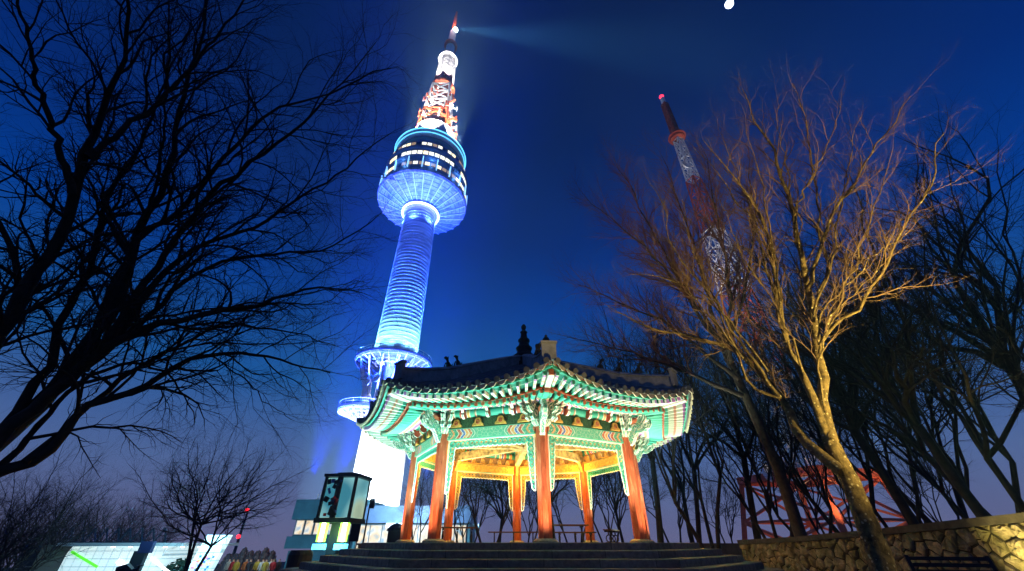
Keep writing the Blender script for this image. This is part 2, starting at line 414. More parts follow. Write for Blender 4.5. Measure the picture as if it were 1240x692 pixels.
# ordinary bare trees: four grown forms, copied with their trunk and crown
def form(seed, H, spread, stems, lean=0., dense=1.0, mt=None, mtw=None, fork=.22, limbs=0, low=.72, tw=1.0, rk=1.0):
    T = Tree(seed); rg = T.rng
    for s_ in range(stems):
        a = 6.28 * s_ / stems + rg.random(); l_ = (.05 if stems == 1 else .10) * H
        p = [(0.08 * math.cos(a) * (stems > 1), .08 * math.sin(a) * (stems > 1), -.1)]
        tp = np.array([math.cos(a) * l_ + lean * .3, math.sin(a) * l_, H * fork * (.8 + .5 * rg.random())])
        p += [tuple(tp * .5 + rg.normal(0, .05, 3)), tuple(tp)]
        r0 = .0128 * H / math.sqrt(stems) * rk
        T.limb(p, r0, r0 * .75, 8, kids=False)
        for q in range(limbs or (6 if stems == 1 else 4)):
            b = a + (q - 1) * (.8 if stems > 1 else 1.05) + rg.normal(0, .25); sp = spread * (.5 + .6 * rg.random()); hh = H * (low + (1.02 - low) * rg.random())
            e = np.array([math.cos(b) * sp + lean, math.sin(b) * sp, hh]); m1 = tp + (e - tp) * np.array([.45, .45, .35]) + rg.normal(0, .03 * H, 3)
            m2 = tp + (e - tp) * np.array([.8, .8, .7]) + rg.normal(0, .03 * H, 3)
            T.limb([tuple(tp), tuple(m1), tuple(m2), tuple(e)], r0 * .6, .010, 14, wob=.012 * H / 3, t0=.15)
    T.grow([dict(n=1.9 * dense * 10 / H, L=.26 * H, Lvar=.3, ang=.6, trop=.04, wob=.16, r=.0036 * H * tw, pts=7),
            dict(n=3.8 * dense * 10 / H, L=.12 * H, Lvar=.3, ang=.6, trop=.02, wob=.18, r=.0019 * H * tw, pts=6),
            dict(n=5.5 * 10 / H, L=.065 * H, Lvar=.3, ang=.58, trop=.01, wob=.2, r=.0011 * H * tw, pts=5)])
    return (T.mesh('trunk', mt or M_bark_dark, lambda l: l < 1), T.mesh('crown', mtw or M_twig_dark, lambda l: l >= 1))
forms = [form(31, 10, 2.6, 3, .3), form(37, 11, 2.0, 1, -.4, fork=.3), form(41, 10, 3.4, 2, 0), form(43, 9, 4.9, 3, 0, 1.0, fork=.34, limbs=7, low=.56, tw=1.35, rk=1.45), form(53, 9, 3.8, 3, .4, 1.1, fork=.22, limbs=6, low=.6, tw=1.35, rk=1.3)]
def plain_tree(fi, u, Y, s_, rz, label, group=None, v=657, lean=0, kind='bare_tree'):
    p = at(u, v, Y); x, y = p.x, p.y
    o = thing(kind, label, 'tree', (x, y, gh(x, y)), rz, group); o.scale = (s_,) * 3
    if lean: o.rotation_euler = (0, lean, rz)
    put('trunk', forms[fi][0], o); put('crown', forms[fi][1], o); return o
G1 = 'bare trees behind the pavilion'
for args in [(0, 563, 33, .95, 1.0, 'bare multi stem tree seen through the pavilion just right of its left benches'),
             (2, 592, 29, .95, 2.2, 'bare forked tree seen through the pavilion behind the middle of its widest opening'),
             (1, 604, 40, 1.1, .2, 'slim bare tree far behind the pavilion just left of its rear middle post'),
             (0, 638, 34, 1.0, 4.0, 'bare tree seen between rear middle post and front middle post'),
             (1, 672, 30, .9, 3.1, 'dark single trunk bare tree just right of front middle post'),
             (2, 696, 41, 1.1, 5.2, 'bare tree far behind the picnic table under the pavilion'),
             (0, 738, 31, 1.0, .4, 'bare spreading tree seen through the right opening of the pavilion'),
             (1, 757, 38, 1.0, 1.7, 'thin bare tree far behind, close beside the right front post')]:
    plain_tree(*args, group=G1)
G2 = 'dark bare trees right of the pavilion'
for args in [(1, 797, 27, 1.45, 4.4, 'tall single trunk bare tree just right of the pavilion posts'),
             (2, 818, 38, 1.1, 1.3, 'smaller bare tree far off, low against the purple sky right of the pavilion'),
             (0, 862, 24, 1.65, 2.6, 'large dark multi stem tree under the right eave tip of the pavilion'),
             (2, 840, 30, 2.0, 3.9, 'tallest spreading bare tree behind the right eave, crown rising above the pavilion roof'),
             (2, 884, 46, 1.0, .9, 'small far bare tree left of the orange mast base'),
             (1, 915, 25, 1.45, 5.0, 'dark bare tree standing at the left corner of the orange mast base'),
             (0, 945, 22, 1.25, 3.3, 'dark thin stemmed tree in front of the orange mast base, left of its middle'),
             (0, 985, 23, 1.3, 1.2, 'dark forked tree in front of the orange mast base, right of its middle')]:
    plain_tree(*args, group=G2)
G3 = 'dark bare trees behind the stone wall'
for args in [(2, 1040, 23, 1.5, 4.9, 'dark bare tree hidden half behind the lit trunk'),
             (0, 1085, 21, 1.5, .3, 'dark bare tree behind the wall right of the lit trunk'),
             (1, 1120, 18, 1.45, 2.0, 'single trunk dark tree behind the wall above the lit stones'),
             (2, 1165, 20, 1.55, 5.6, 'dark forked bare tree behind the wall above the metal bench'),
             (0, 1215, 17, 1.5, 2.9, 'dark bare tree behind the wall near the right edge'),
             (2, 1255, 14, 1.5, 1.1, 'large dark bare tree at the right edge, crown reaching high over the wall'),
             (0, 1010, 30, 1.1, .9, 'far dark bare tree behind the right half of the orange mast base'),
             (1, 1330, 15, 1.8, 4.1, 'tallest dark bare tree beyond the right edge, only its crown in view'),
             (0, 1150, 29, 1.15, 2.3, 'far dark bare tree among others behind the wall, right of the mast base')]:
    plain_tree(*args, group=G3, v=650)
plain_tree(1, 1222, 12.5, 1.15, .6, 'leaning dark trunk behind the wall at right, tilted to the left', G3, 650, lean=-.28)
plain_tree(2, 1275, 11.5, 1.15, 2.0, 'thick leaning dark tree at right edge, tilted to the left behind the wall', G3, 650, lean=-.22)
G4 = 'bare trees on the left plaza'
plain_tree(3, 243, 33, 1.12, .7, 'lone round crowned bare tree on the plaza in front of the leaning lit wall', G4)
plain_tree(4, 22, 36, 1.25, 2.4, 'dense bare tree at the left edge beside the lit pavilion wall', G4)
plain_tree(4, -35, 29, 1.2, 4.0, 'dark bare tree cut by the left edge below the great leaning limbs', G4)
plain_tree(4, 70, 46, 1.3, 5.0, 'bare tree behind left end of the zigzag roof truss', G4)
plain_tree(3, 135, 54, 1.1, 1.0, 'low wide bare tree behind the middle of the zigzag roof truss', G4)
plain_tree(4, 180, 62, 1.15, 3.0, 'small far bare tree behind the right end of the zigzag roof truss', G4)
G5 = 'bare trees in front of the tower foot'
plain_tree(0, 512, 31, .75, 2.0, 'small bare tree whose twigs cross the white tower foot', G5)

# ------------------------------------------------------------------ paints and stones
def M_lintel_make():
    # painted beam: teal field, red-orange-white-blue scallop bands at both ends (paint, along the beam's own length)
    m, nt, b = pmat('dancheong_beam'); tc, (x, y, z) = objxyz(nt)
    ax = mth(nt, 'ABSOLUTE', x)
    zz = mth(nt, 'SUBTRACT', z, 3.14)
    wob = mth(nt, 'MULTIPLY', mth(nt, 'COSINE', mth(nt, 'MULTIPLY', zz, 17.0)), .055)
    t = mth(nt, 'ADD', ax, wob)
    c = cramp(nt, mth(nt, 'DIVIDE', t, 2.0), [(0, (.12, .40, .27)), (.29, (.75, .7, .6)), (.303, (.08, .36, .25)), (.34, (.72, .68, .58)), (.35, (.55, .12, .05)), (.40, (.8, .74, .62)),
              (.415, (.75, .32, .10)), (.465, (.8, .75, .66)), (.48, (.06, .12, .45)), (.525, (.8, .76, .7)), (.54, (.50, .09, .05)), (.60, (.78, .70, .55)), (.615, (.05, .30, .2)), (.68, (.7, .30, .12)), (.72, (.06, .32, .22)), (.80, (.6, .15, .07)), (.86, (.05, .28, .18))])
    n = nt.nodes.new('ShaderNodeTexVoronoi'); n.inputs['Scale'].default_value = 11; nt.links.new(tc.outputs['Object'], n.inputs['Vector'])
    spots = mth(nt, 'LESS_THAN', n.outputs['Distance'], .22)
    inner = mth(nt, 'MULTIPLY', spots, mth(nt, 'GREATER_THAN', ax, .62))
    c = mixc(nt, mth(nt, 'MULTIPLY', inner, .8), c, (.72, .62, .42))
    v2 = nt.nodes.new('ShaderNodeTexVoronoi'); v2.feature = 'DISTANCE_TO_EDGE'; v2.inputs['Scale'].default_value = 9; nt.links.new(tc.outputs['Object'], v2.inputs['Vector'])
    c = mixc(nt, mth(nt, 'MULTIPLY', mth(nt, 'LESS_THAN', v2.outputs['Distance'], .035), .55), c, (.70, .66, .48))
    edge = mth(nt, 'GREATER_THAN', mth(nt, 'ABSOLUTE', zz), .155)
    c = mixc(nt, edge, c, (.10, .42, .29))
    nt.links.new(c, b.inputs['Base Color']); return m
def M_purlin_make():
    m, nt, b = pmat('dancheong_purlin'); tc, (x, y, z) = objxyz(nt); ax = mth(nt, 'ABSOLUTE', x)
    c = cramp(nt, mth(nt, 'DIVIDE', ax, 2.0), [(0, (.05, .34, .26)), (.24, (.7, .66, .55)), (.255, (.55, .12, .05)), (.27, (.06, .36, .27)), (.36, (.75, .68, .5)), (.38, (.75, .36, .10)), (.42, (.78, .72, .62)),
              (.44, (.10, .12, .45)), (.49, (.8, .76, .7)), (.505, (.55, .10, .06)), (.57, (.06, .36, .26)), (.66, (.75, .70, .6)), (.68, (.7, .28, .08)), (.74, (.06, .34, .25))])
    nt.links.new(c, b.inputs['Base Color']); return m
def M_rafter_make(name, stops):
    m, nt, b = pmat(name); tc, (x, y, z) = objxyz(nt)
    c = cramp(nt, mth(nt, 'DIVIDE', mth(nt, 'SUBTRACT', mth(nt, 'MULTIPLY', y, -1), 4.0), 3.2), stops)
    nt.links.new(c, b.inputs['Base Color']); return m
TEAL = (.055, .36, .27)
M_lintel = M_lintel_make(); M_purlin = M_purlin_make()
M_rafter = M_rafter_make('rafter_paint', [(0, TEAL), (.24, (.7, .68, .62)), (.26, (.40, .12, .38)), (.31, (.75, .72, .66)), (.33, (.65, .24, .12)), (.37, (.72, .7, .62)), (.39, (.06, .40, .30))])
M_flying = M_rafter_make('flying_rafter_paint', [(0, (.10, .40, .30)), (.64, (.60, .62, .52)), (.70, (.66, .30, .22)), (.73, (.70, .68, .60)), (.80, (.40, .14, .40)), (.83, (.72, .70, .62))])
M_soffit = M_rafter_make('eave_board_paint', [(0, (.03, .19, .14)), (.30, (.50, .55, .48)), (.32, (.32, .12, .34)), (.345, (.03, .19, .14)), (.70, (.30, .42, .34)), (.72, (.03, .19, .14))])
M_teal = mat('teal_paint', TEAL, .55, noise=.2, nscale=5)
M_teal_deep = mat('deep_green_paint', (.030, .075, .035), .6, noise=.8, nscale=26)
M_white = mat('white_trim_paint', (.75, .75, .68), .5)
def carved_mat():
    m, nt, b = pmat('carved_bracket_paint', .5); tc = nt.nodes.new('ShaderNodeTexCoord'); v = nt.nodes.new('ShaderNodeTexVoronoi'); v.feature = 'DISTANCE_TO_EDGE'; v.inputs['Scale'].default_value = 7.5
    n = nt.nodes.new('ShaderNodeTexNoise'); n.inputs['Scale'].default_value = 5; mx = nt.nodes.new('ShaderNodeVectorMath'); mx.operation = 'MULTIPLY_ADD'; mx.inputs[1].default_value = (.25, .25, .25)
    nt.links.new(tc.outputs['Object'], n.inputs['Vector']); nt.links.new(n.outputs['Color'], mx.inputs[0]); nt.links.new(tc.outputs['Object'], mx.inputs[2]); nt.links.new(mx.outputs[0], v.inputs['Vector'])
    c = cramp(nt, v.outputs['Distance'], [(0, (.66, .66, .56)), (.035, (.02, .13, .09)), (.10, (.07, .38, .28)), (.24, (.45, .50, .30))]); nt.links.new(c, b.inputs['Base Color']); return m
M_carved = carved_mat()
M_redpaint = mat('red_paint', (.42, .075, .035), .55, noise=.2, nscale=9)
M_reddot = mat('rafter_end_red', (.50, .13, .06), .5)
def M_column_make():
    m, nt, b = pmat('column_red', .5)
    tc, (x, y, z) = objxyz(nt)
    n = nt.nodes.new('ShaderNodeTexNoise'); n.inputs['Scale'].default_value = 5; n.inputs['Detail'].default_value = 8; n.inputs['Roughness'].default_value = .7
    mp = nt.nodes.new('ShaderNodeMapping'); mp.inputs['Scale'].default_value = (2.2, 2.2, .35)
    nt.links.new(tc.outputs['Object'], mp.inputs[0]); nt.links.new(mp.outputs[0], n.inputs['Vector'])
    c = cramp(nt, n.outputs['Fac'], [(.34, (.13, .03, .015)), (.42, (.34, .07, .03)), (.55, (.42, .095, .04)), (.68, (.56, .19, .10))], False)
    nt.links.new(c, b.inputs['Base Color'])
    bp = nt.nodes.new('ShaderNodeBump'); bp.inputs['Strength'].default_value = .6; nt.links.new(n.outputs['Fac'], bp.inputs['Height']); nt.links.new(bp.outputs[0], b.inputs['Normal'])
    return m
M_column = M_column_make()
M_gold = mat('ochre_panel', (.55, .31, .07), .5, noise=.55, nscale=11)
M_inner = mat('inner_timber_paint', (.42, .25, .075), .6, noise=.75, nscale=5)
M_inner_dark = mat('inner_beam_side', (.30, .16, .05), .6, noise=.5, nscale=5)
M_tile = mat('roof_tile_grey', (.12, .125, .135), .75, noise=.35, nscale=4, bump=.3)
M_tile_end = mat('tile_end_lit_cream', (.52, .45, .33), .8, noise=.4, nscale=14)  # drip tiles paler than the roof: light from below put into their colour
M_ridge = mat('ridge_mortar', (.26, .27, .28), .85, noise=.4, nscale=3, bump=.4)
M_dark = mat('dark_clay', (.020, .021, .023), .8, noise=.4, nscale=9, bump=.4)
def M_block_make(name, base, bw, bh):
    m, nt, b = pmat(name, .85); uv = nt.nodes.new('ShaderNodeUVMap')
    tc = nt.nodes.new('ShaderNodeTexCoord')
    bt = nt.nodes.new('ShaderNodeTexBrick'); bt.inputs['Scale'].default_value = 1; bt.inputs['Brick Width'].default_value = bw; bt.inputs['Row Height'].default_value = bh
    bt.inputs['Mortar Size'].default_value = .008; bt.inputs['Mortar Smooth'].default_value = .3; bt.offset = .37
    bt.inputs['Color1'].default_value = (*[c * .75 for c in base], 1); bt.inputs['Color2'].default_value = (*[c * 1.3 for c in base], 1); bt.inputs['Mortar'].default_value = (*[c * .25 for c in base], 1)
    nt.links.new(uv.outputs[0], bt.inputs['Vector'])
    n = nt.nodes.new('ShaderNodeTexNoise'); n.inputs['Scale'].default_value = 7; n.inputs['Detail'].default_value = 8; n.inputs['Roughness'].default_value = .7
    nt.links.new(tc.outputs['Object'], n.inputs['Vector'])
    f = cramp(nt, n.outputs['Fac'], [(.3, (.5, .5, .5)), (.7, (1.3, 1.3, 1.3))], False)
    mx = nt.nodes.new('ShaderNodeMix'); mx.data_type = 'RGBA'; mx.blend_type = 'MULTIPLY'; mx.inputs[0].default_value = 1
    nt.links.new(bt.outputs['Color'], mx.inputs[6]); nt.links.new(f, mx.inputs[7]); nt.links.new(mx.outputs[2], b.inputs['Base Color'])
    bp = nt.nodes.new('ShaderNodeBump'); bp.inputs['Strength'].default_value = .5; bp.inputs['Distance'].default_value = .02
    h = mth(nt, 'SUBTRACT', n.outputs['Fac'], mth(nt, 'MULTIPLY', bt.outputs['Fac'], 1.5)); nt.links.new(h, bp.inputs['Height']); nt.links.new(bp.outputs[0], b.inputs['Normal'])
    return m
M_steps = M_block_make('granite_blocks', (.23, .19, .14), 1.35, .17)

# ------------------------------------------------------------------ stone platform with steps
PC = Vector((.614, 18.24, 0)); PHI = .0774; ZP = 1.22
plat = thing('stone_platform', 'dark stepped granite block platform carrying the painted pavilion', 'stone steps', (PC.x, PC.y, 0))
RISE = .17
def oct_ring(A):
    h, kx = .5 * A, .44 * A
    return [(-h, -A), (h, -A), (A, -kx), (A, kx), (h, A), (-h, A), (-A, kx), (-A, -kx)]
AA = [5.7, 6.3, 6.8, 7.3, 7.8, 8.3, 8.8]
for i, A in enumerate(AA):
    zt, zb = ZP - i * RISE, ZP - (i + 1) * RISE - .002 if i < len(AA) - 1 else -.1
    o_ = oct_ring(A); inn = oct_ring(AA[i - 1] - .05) if i else [(0, 0)] * 8
    m = MB(); uvs = []
    L = 0
    nose = .018                                                     # worn, slightly rounded nosing
    for j in range(8):
        a, b = Vector((*o_[j], 0)), Vector((*o_[(j + 1) % 8], 0)); d = (b - a).length
        sc_a, sc_b = Vector(a) * (1 - nose / A), Vector(b) * (1 - nose / A)
        m.quad((a.x, a.y, zb), (b.x, b.y, zb), (b.x, b.y, zt - nose), (a.x, a.y, zt - nose)); uvs += [(L, 0), (L + d, 0), (L + d, zt - nose - zb), (L, zt - nose - zb)]
        m.quad((a.x, a.y, zt - nose), (b.x, b.y, zt - nose), (sc_b.x, sc_b.y, zt), (sc_a.x, sc_a.y, zt)); uvs += [(L, .05), (L + d, .05), (L + d, .06), (L, .06)]
        p, q = inn[j], inn[(j + 1) % 8]
        if i: m.quad((sc_a.x, sc_a.y, zt), (sc_b.x, sc_b.y, zt), (q[0], q[1], zt), (p[0], p[1], zt)); uvs += [(L, .06), (L + d, .06), (L + d, .11), (L, .11)]
        else: m.add([(sc_a.x, sc_a.y, zt), (sc_b.x, sc_b.y, zt), (0, 0, zt)], [(0, 1, 2)]); uvs += [(L, .06), (L + d, .06), (L + d / 2, 4)]
        L += d + .37 * i
    me = bpy.data.meshes.new('step'); me.from_pydata(m.v, [], m.f); me.materials.append(M_steps)
    ul = me.uv_layers.new(name='UVMap'); ul.data.foreach_set('uv', [c for u in uvs for c in u]); me.update()
    put('step', me, plat)

# ------------------------------------------------------------------ the pavilion
pav = thing('pavilion', 'octagonal painted timber pavilion with red columns, green eaves and dark tiled roof', 'pavilion', (PC.x, PC.y, 1.28), PHI)
RC = 4.74; C8, S8 = math.cos(PI / 8), math.sin(PI / 8); T8 = math.tan(PI / 8)
AP, HW = RC * C8, RC * S8
def corner(r, z): return Vector((0, -r, z))                         # in the frame of a corner, outward is -y
LIFT = .46
def lift(a, s): return LIFT * max(0, (a - 4.3) / 2.57) ** 1.3 * abs(s) ** 2.6
def bow(a, s): return -.12 * max(0, (a - 5.0) / 1.9) * (1 - s * s)
def sp(a, s, z): a2 = a + bow(a, s); return Vector((s * a2 * T8, -a2, z + lift(a, s)))
sideang = [(k + .5) * PI / 4 for k in range(8)]; cornang = [k * PI / 4 for k in range(8)]
# front order: sides 7,0 face the camera, then 6,1, then 5,2
# columns
cm = MB(); cm.lathe([(.215, .0), (.215, .6), (.20, 3.32), (.19, 3.34)], 8, ph=PI / 8)
col_me = cm.mesh('column', M_column)
bm_ = MB(); bm_.lathe([(.36, -.08), (.36, -.02), (.33, .0), (.27, .035)], 24); base_me = bm_.mesh('base_stone', mat('base_stone_pale', (.30, .26, .20), .85, noise=.3, nscale=12))
for k in range(8):
    c = put('column', col_me, pav, (RC * math.sin(cornang[k]), -RC * math.cos(cornang[k]), 0), cornang[k]); put('base_stone', base_me, c)
# lintels, dark frieze, purlin
lm = MB(); lm.box((0, -AP, 3.14), (2 * HW - .42, .22, .36)); lint_me = lm.mesh('lintel', M_lintel)
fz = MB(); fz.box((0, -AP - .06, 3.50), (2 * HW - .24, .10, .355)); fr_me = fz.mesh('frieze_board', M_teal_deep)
pm = MB(); pm.tube([(-HW - .05, -AP - .06, 3.85), (-HW * .3, -AP - .06, 3.85), (HW * .3, -AP - .06, 3.85), (HW + .05, -AP - .06, 3.85)], .17, 14); pur_me = pm.mesh('purlin', M_purlin, True)
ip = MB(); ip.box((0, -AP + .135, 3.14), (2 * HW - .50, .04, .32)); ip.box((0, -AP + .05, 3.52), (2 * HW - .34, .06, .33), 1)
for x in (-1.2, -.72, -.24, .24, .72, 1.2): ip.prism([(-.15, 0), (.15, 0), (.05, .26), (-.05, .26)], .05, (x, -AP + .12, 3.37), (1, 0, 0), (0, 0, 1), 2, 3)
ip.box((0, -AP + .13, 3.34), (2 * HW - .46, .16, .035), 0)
# ochre frieze ornaments (trapezoid flower boards)
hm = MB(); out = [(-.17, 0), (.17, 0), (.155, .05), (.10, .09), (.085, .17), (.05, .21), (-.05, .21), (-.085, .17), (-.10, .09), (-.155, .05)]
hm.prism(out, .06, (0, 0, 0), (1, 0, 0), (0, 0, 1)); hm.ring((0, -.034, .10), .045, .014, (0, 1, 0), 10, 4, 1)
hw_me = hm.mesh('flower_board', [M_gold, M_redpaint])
# curling tongues that cross the purlin
wv = MB(); prof = [(.0, .0), (.10, -.05), (.20, -.02), (.27, .06), (.24, .13), (.30, .20), (.36, .30), (.30, .33), (.22, .27), (.18, .20), (.10, .22), (.0, .20)]
wv.prism(prof, .10, (0, 0, 0), (0, -1, 0), (0, 0, 1), 0, 1); wv.ring((0, -.28, .28), .06, .022, (1, 0, 0), 10, 4, 1); wv.ring((0, -.20, .05), .055, .02, (1, 0, 0), 10, 4, 2)
wv_me = wv.mesh('bracket_tongue', [M_redpaint, M_white, M_teal])
# fringe of rings under the lintel and down the columns
fm = MB(); y0 = -AP
def ringrow(x, z, r):
    fm.ring((x, y0, z), r, r * .30, (0, 1, 0), 12, 4, 0); fm.ring((x, y0, z), r * .42, r * .20, (0, 1, 0), 8, 4, 0, 0, 4.6)
xl = HW - .24; z_top = 2.955
fm.box((0, y0, z_top - .012), (2 * xl, .06, .035), 1)
nR = 15
edge = []
for i in range(nR):
    x = -xl + .36 + (2 * xl - .72) * i / (nR - 1); zz = z_top - .135 - .03 * (abs(x) / xl) ** 3; ringrow(x, zz, .088)
    xa = x - (2 * xl - .72) / (nR - 1) / 2; zb = zz - .115
    edge += [(xa, y0, zb + .02), (x - .04, y0, zb - .012), (x + .04, y0, zb - .012)]
fm.tube(edge, .017, 5, 1)
for sgn in (-1, 1):
    nd = 10; e1 = []; x_in = xl - .012
    for i in range(nd):
        zz = z_top - .13 - 1.42 * i / (nd - 1); r = .088 * (1 - .58 * (i / (nd - 1)) ** 1.6); x = sgn * (xl - .035 - r * 1.25)
        ringrow(x, zz, r)
        e1 += [(x - sgn * (r * 1.22), y0, zz + .05), (x - sgn * (r * 1.45), y0, zz), (x - sgn * (r * 1.22), y0, zz - .05)]
    e1[0] = (sgn * (xl - .30), y0, z_top - .22); e1[1] = (sgn * (xl - .27), y0, z_top - .26); e1[2] = (sgn * (xl - .24), y0, z_top - .30)
    e1.append((sgn * (xl - .03), y0, z_top - 1.68))
    fm.tube(e1, .017, 5, 1)
    fm.box((sgn * x_in, y0, z_top - .84), (.03, .06, 1.66), 1)
    ringrow(sgn * (xl - .17), z_top - .13, .085)
fr2_me = fm.mesh('lace_fringe', [M_teal, M_white], True); fr3_me = fm.mesh('lace_fringe', [mat('olive_gold_lamplit', (.34, .26, .06), .5), M_white], True)  # back fringes in olive gold, the warm lamp glow put into the colour
ip_me = ip.mesh('inner_panel', [M_gold, M_inner_dark, M_gold, M_white])  # ochre on the inner faces is warm lamp light put into the colour
for k in range(8):
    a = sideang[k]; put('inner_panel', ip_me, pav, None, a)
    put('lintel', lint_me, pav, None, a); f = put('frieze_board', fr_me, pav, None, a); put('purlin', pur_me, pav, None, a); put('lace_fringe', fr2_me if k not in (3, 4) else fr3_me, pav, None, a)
    for x in (-1.25, -.42, .42, 1.25):
        Mx = Matrix.Rotation(a, 4, 'Z') @ Matrix.Translation((x, -AP - .16, 3.36)); h = put('flower_board', hw_me, pav); h.matrix_local = Mx @ Matrix.Scale(1.25, 4)
    for x in (-.92, 0, .92):
        Mx = Matrix.Rotation(a, 4, 'Z') @ Matrix.Translation((x, -AP - .17, 3.64)); h = put('bracket_tongue', wv_me, pav); h.matrix_local = Mx
# column brackets
wing = [(0, 0), (0, .40), (.30, .42), (.48, .50), (.62, .66), (.70, .80), (.74, .62), (.70, .46), (.58, .34), (.66, .28), (.80, .30), (.90, .40), (.90, .24), (.80, .12), (.60, .06), (.46, .10), (.38, .02), (.26, -.10), (.12, -.34), (.02, -.40)]
side = [(0, 0), (0, .42), (.20, .40), (.36, .52), (.50, .54), (.44, .44), (.50, .34), (.64, .36), (.56, .24), (.42, .18), (.46, .06), (.34, -.02), (.22, .02), (.14, -.12), (.02, -.22)]
def piping(mb, out, y, z, sx, r, m):
    for q in (-sx, sx): mb.tube([(q, y - u_, z + v_) for u_, v_ in out + out[:1]], r, 5, m)
bk = MB(); bk.prism(wing, .13, (0, -.16, 3.28), (0, -1, 0), (0, 0, 1), 0, 0); piping(bk, wing[1:], -.16, 3.28, .066, .016, 1)
bk.prism([(p * .8, q * .55) for p, q in wing], .20, (0, -.16, 3.24), (0, -1, 0), (0, 0, 1), 0, 0)
bk.prism([(-p * .7, q * .9) for p, q in wing][::-1], .12, (0, .16, 3.28), (0, -1, 0), (0, 0, 1), 4, 4)
for (u_, z_, r_) in ((.30, .20, .10), (.52, .20, .07), (.72, .24, .07), (.20, -.12, .06), (.62, .62, .05)):
    for sx in (-.075, .075): bk.ring((sx, -.16 - u_, 3.28 + z_), r_, .022, (1, 0, 0), 10, 4, 1)
bk.tube([(0, -.30, 3.70), (0, -.52, 3.72), (0, -.66, 3.80)], [.14, .12, .05], 8, 3)
bk_me = bk.mesh('column_bracket', [M_carved, M_white, M_redpaint, M_reddot, M_gold])
sb = MB(); sb.prism(side, .10, (0, -.12, 3.36), (0, -1, 0), (0, 0, 1), 0, 0); piping(sb, side[1:], -.12, 3.36, .05, .015, 1); piping(sb, [(p * 1.25, q * .62 + .32) for p, q in side[1:]], -.12, 3.36, .04, .015, 1); sb.prism([(p * 1.25, q * .62 + .32) for p, q in side], .08, (0, -.12, 3.36), (0, -1, 0), (0, 0, 1), 0, 0)
for (u_, z_, r_) in ((.22, .22, .09), (.40, .36, .07), (.14, -.04, .06), (.45, .62, .06), (.30, .55, .06)):
    for sx in (-.055, .055): sb.ring((sx, -.12 - u_, 3.36 + z_), r_, .02, (1, 0, 0), 10, 4, 1)
sb_me = sb.mesh('side_wing', [M_carved, M_white])
for k in range(8):
    b = put('column_bracket', bk_me, pav, (RC * math.sin(cornang[k]), -RC * math.cos(cornang[k]), 0), cornang[k])
    for sg in (-1, 1):
        for an in (42, 68): put('side_wing', sb_me, b, None, sg * R(an))
# rafters
NRF = 19
ra_me, fl_me = [], []
for i in range(NRF):
    s = -.925 + 1.85 * i / (NRF - 1)
    m = MB(); p0, p1, p2 = sp(4.15, s, 4.08), sp(5.0, s, 3.90), sp(5.85, s, 3.71); m.tube([p0, p1, p2], [.075, .075, .068], 8, 0)
    d = (p2 - p1).normalized(); m.tube([p2 + d * .002, p2 + d * .02], [.064, .058], 8, 1)
    ra_me.append(m.mesh('rafter', [M_rafter, M_reddot], True))
    m = MB(); q0, q1 = sp(5.45, s, 3.895), sp(6.70, s, 3.80); dd = (q1 - q0).normalized()
    x = dd.cross(Vector((0, 0, 1))).normalized(); z = x.cross(dd)
    m.bar(q0, q1, .085, .12, 0); m.bar(q1 + dd * .002, q1 + dd * .015, .09, .10, 1)
    fl_me.append(m.mesh('flying_rafter', [M_flying, M_teal]))
restR, restF = MB(), MB()
def merge(mb, me, ang):
    c_, s_ = math.cos(ang), math.sin(ang); mb.add([(v.co.x * c_ - v.co.y * s_, v.co.x * s_ + v.co.y * c_, v.co.z) for v in me.vertices], [])
    o = len(mb.v) - len(me.vertices)
    for p in me.polygons: mb.f.append([o + i for i in p.vertices]); mb.mi.append(p.material_index)
for k in range(8):
    for i in range(NRF):
        if k in (7, 0, 6, 1, 2): put('rafter', ra_me[i], pav, None, sideang[k]); put('flying_rafter', fl_me[i], pav, None, sideang[k])
        else: merge(restR, ra_me[i], sideang[k]); merge(restF, fl_me[i], sideang[k])
stuff(restR.build('rafter', [M_teal, M_reddot], pav)); stuff(restF.build('flying_rafter', [M_white, M_teal], pav))
# eave boards, edge boards, tiles
NS = 24; SS = [-1 + 2 * i / NS for i in range(NS + 1)]
def strip(mb, rows, m=0):           # rows: list of (a, z) -> grid over s
    o = [[sp(a, s, z) for s in SS] for a, z in rows]
    vs_ = [p for r_ in o for p in r_]; n = NS + 1
    mb.add(vs_, [(j * n + i, j * n + i + 1, (j + 1) * n + i + 1, (j + 1) * n + i) for j in range(len(rows) - 1) for i in range(NS)], m)
def closed(mb, rows, m=0): strip(mb, rows + [rows[0]], m)
eb = MB(); closed(eb, [(4.15, 4.165), (5.0, 3.985), (5.88, 3.79), (5.88, 3.82), (5.0, 4.015), (4.15, 4.195)]); eb_me = eb.mesh('eave_board', M_soffit)
eb2 = MB(); closed(eb2, [(5.50, 3.965), (6.74, 3.868), (6.74, 3.895), (5.50, 3.995)]); eb2_me = eb2.mesh('outer_eave_board', M_soffit)
rb = MB(); closed(rb, [(5.80, 3.795), (5.93, 3.77), (5.93, 3.845), (5.80, 3.87)]); rb_me = rb.mesh('red_edge_strip', M_redpaint)
gb = MB(); closed(gb, [(6.66, 3.872), (6.80, 3.862), (6.80, 3.95), (6.66, 3.96)], 0); closed(gb, [(6.70, 3.955), (6.83, 3.952), (6.83, 3.985), (6.70, 3.99)], 1); gb_me = gb.mesh('eave_fascia', [M_teal, M_redpaint])
prof_z = [(6.90, 4.0), (6.3, 4.20), (5.5, 4.58), (4.6, 5.02), (3.7, 5.48), (2.8, 5.92), (1.85, 6.40), (1.0, 6.82), (.32, 7.15)]
def roofz(a): return float(np.interp(a, [p[0] for p in prof_z][::-1], [p[1] for p in prof_z][::-1]))
tr = MB(); closed(tr, prof_z + [(.32, 7.05), (3.7, 5.3), (6.2, 4.05), (6.86, 3.985)], 0)
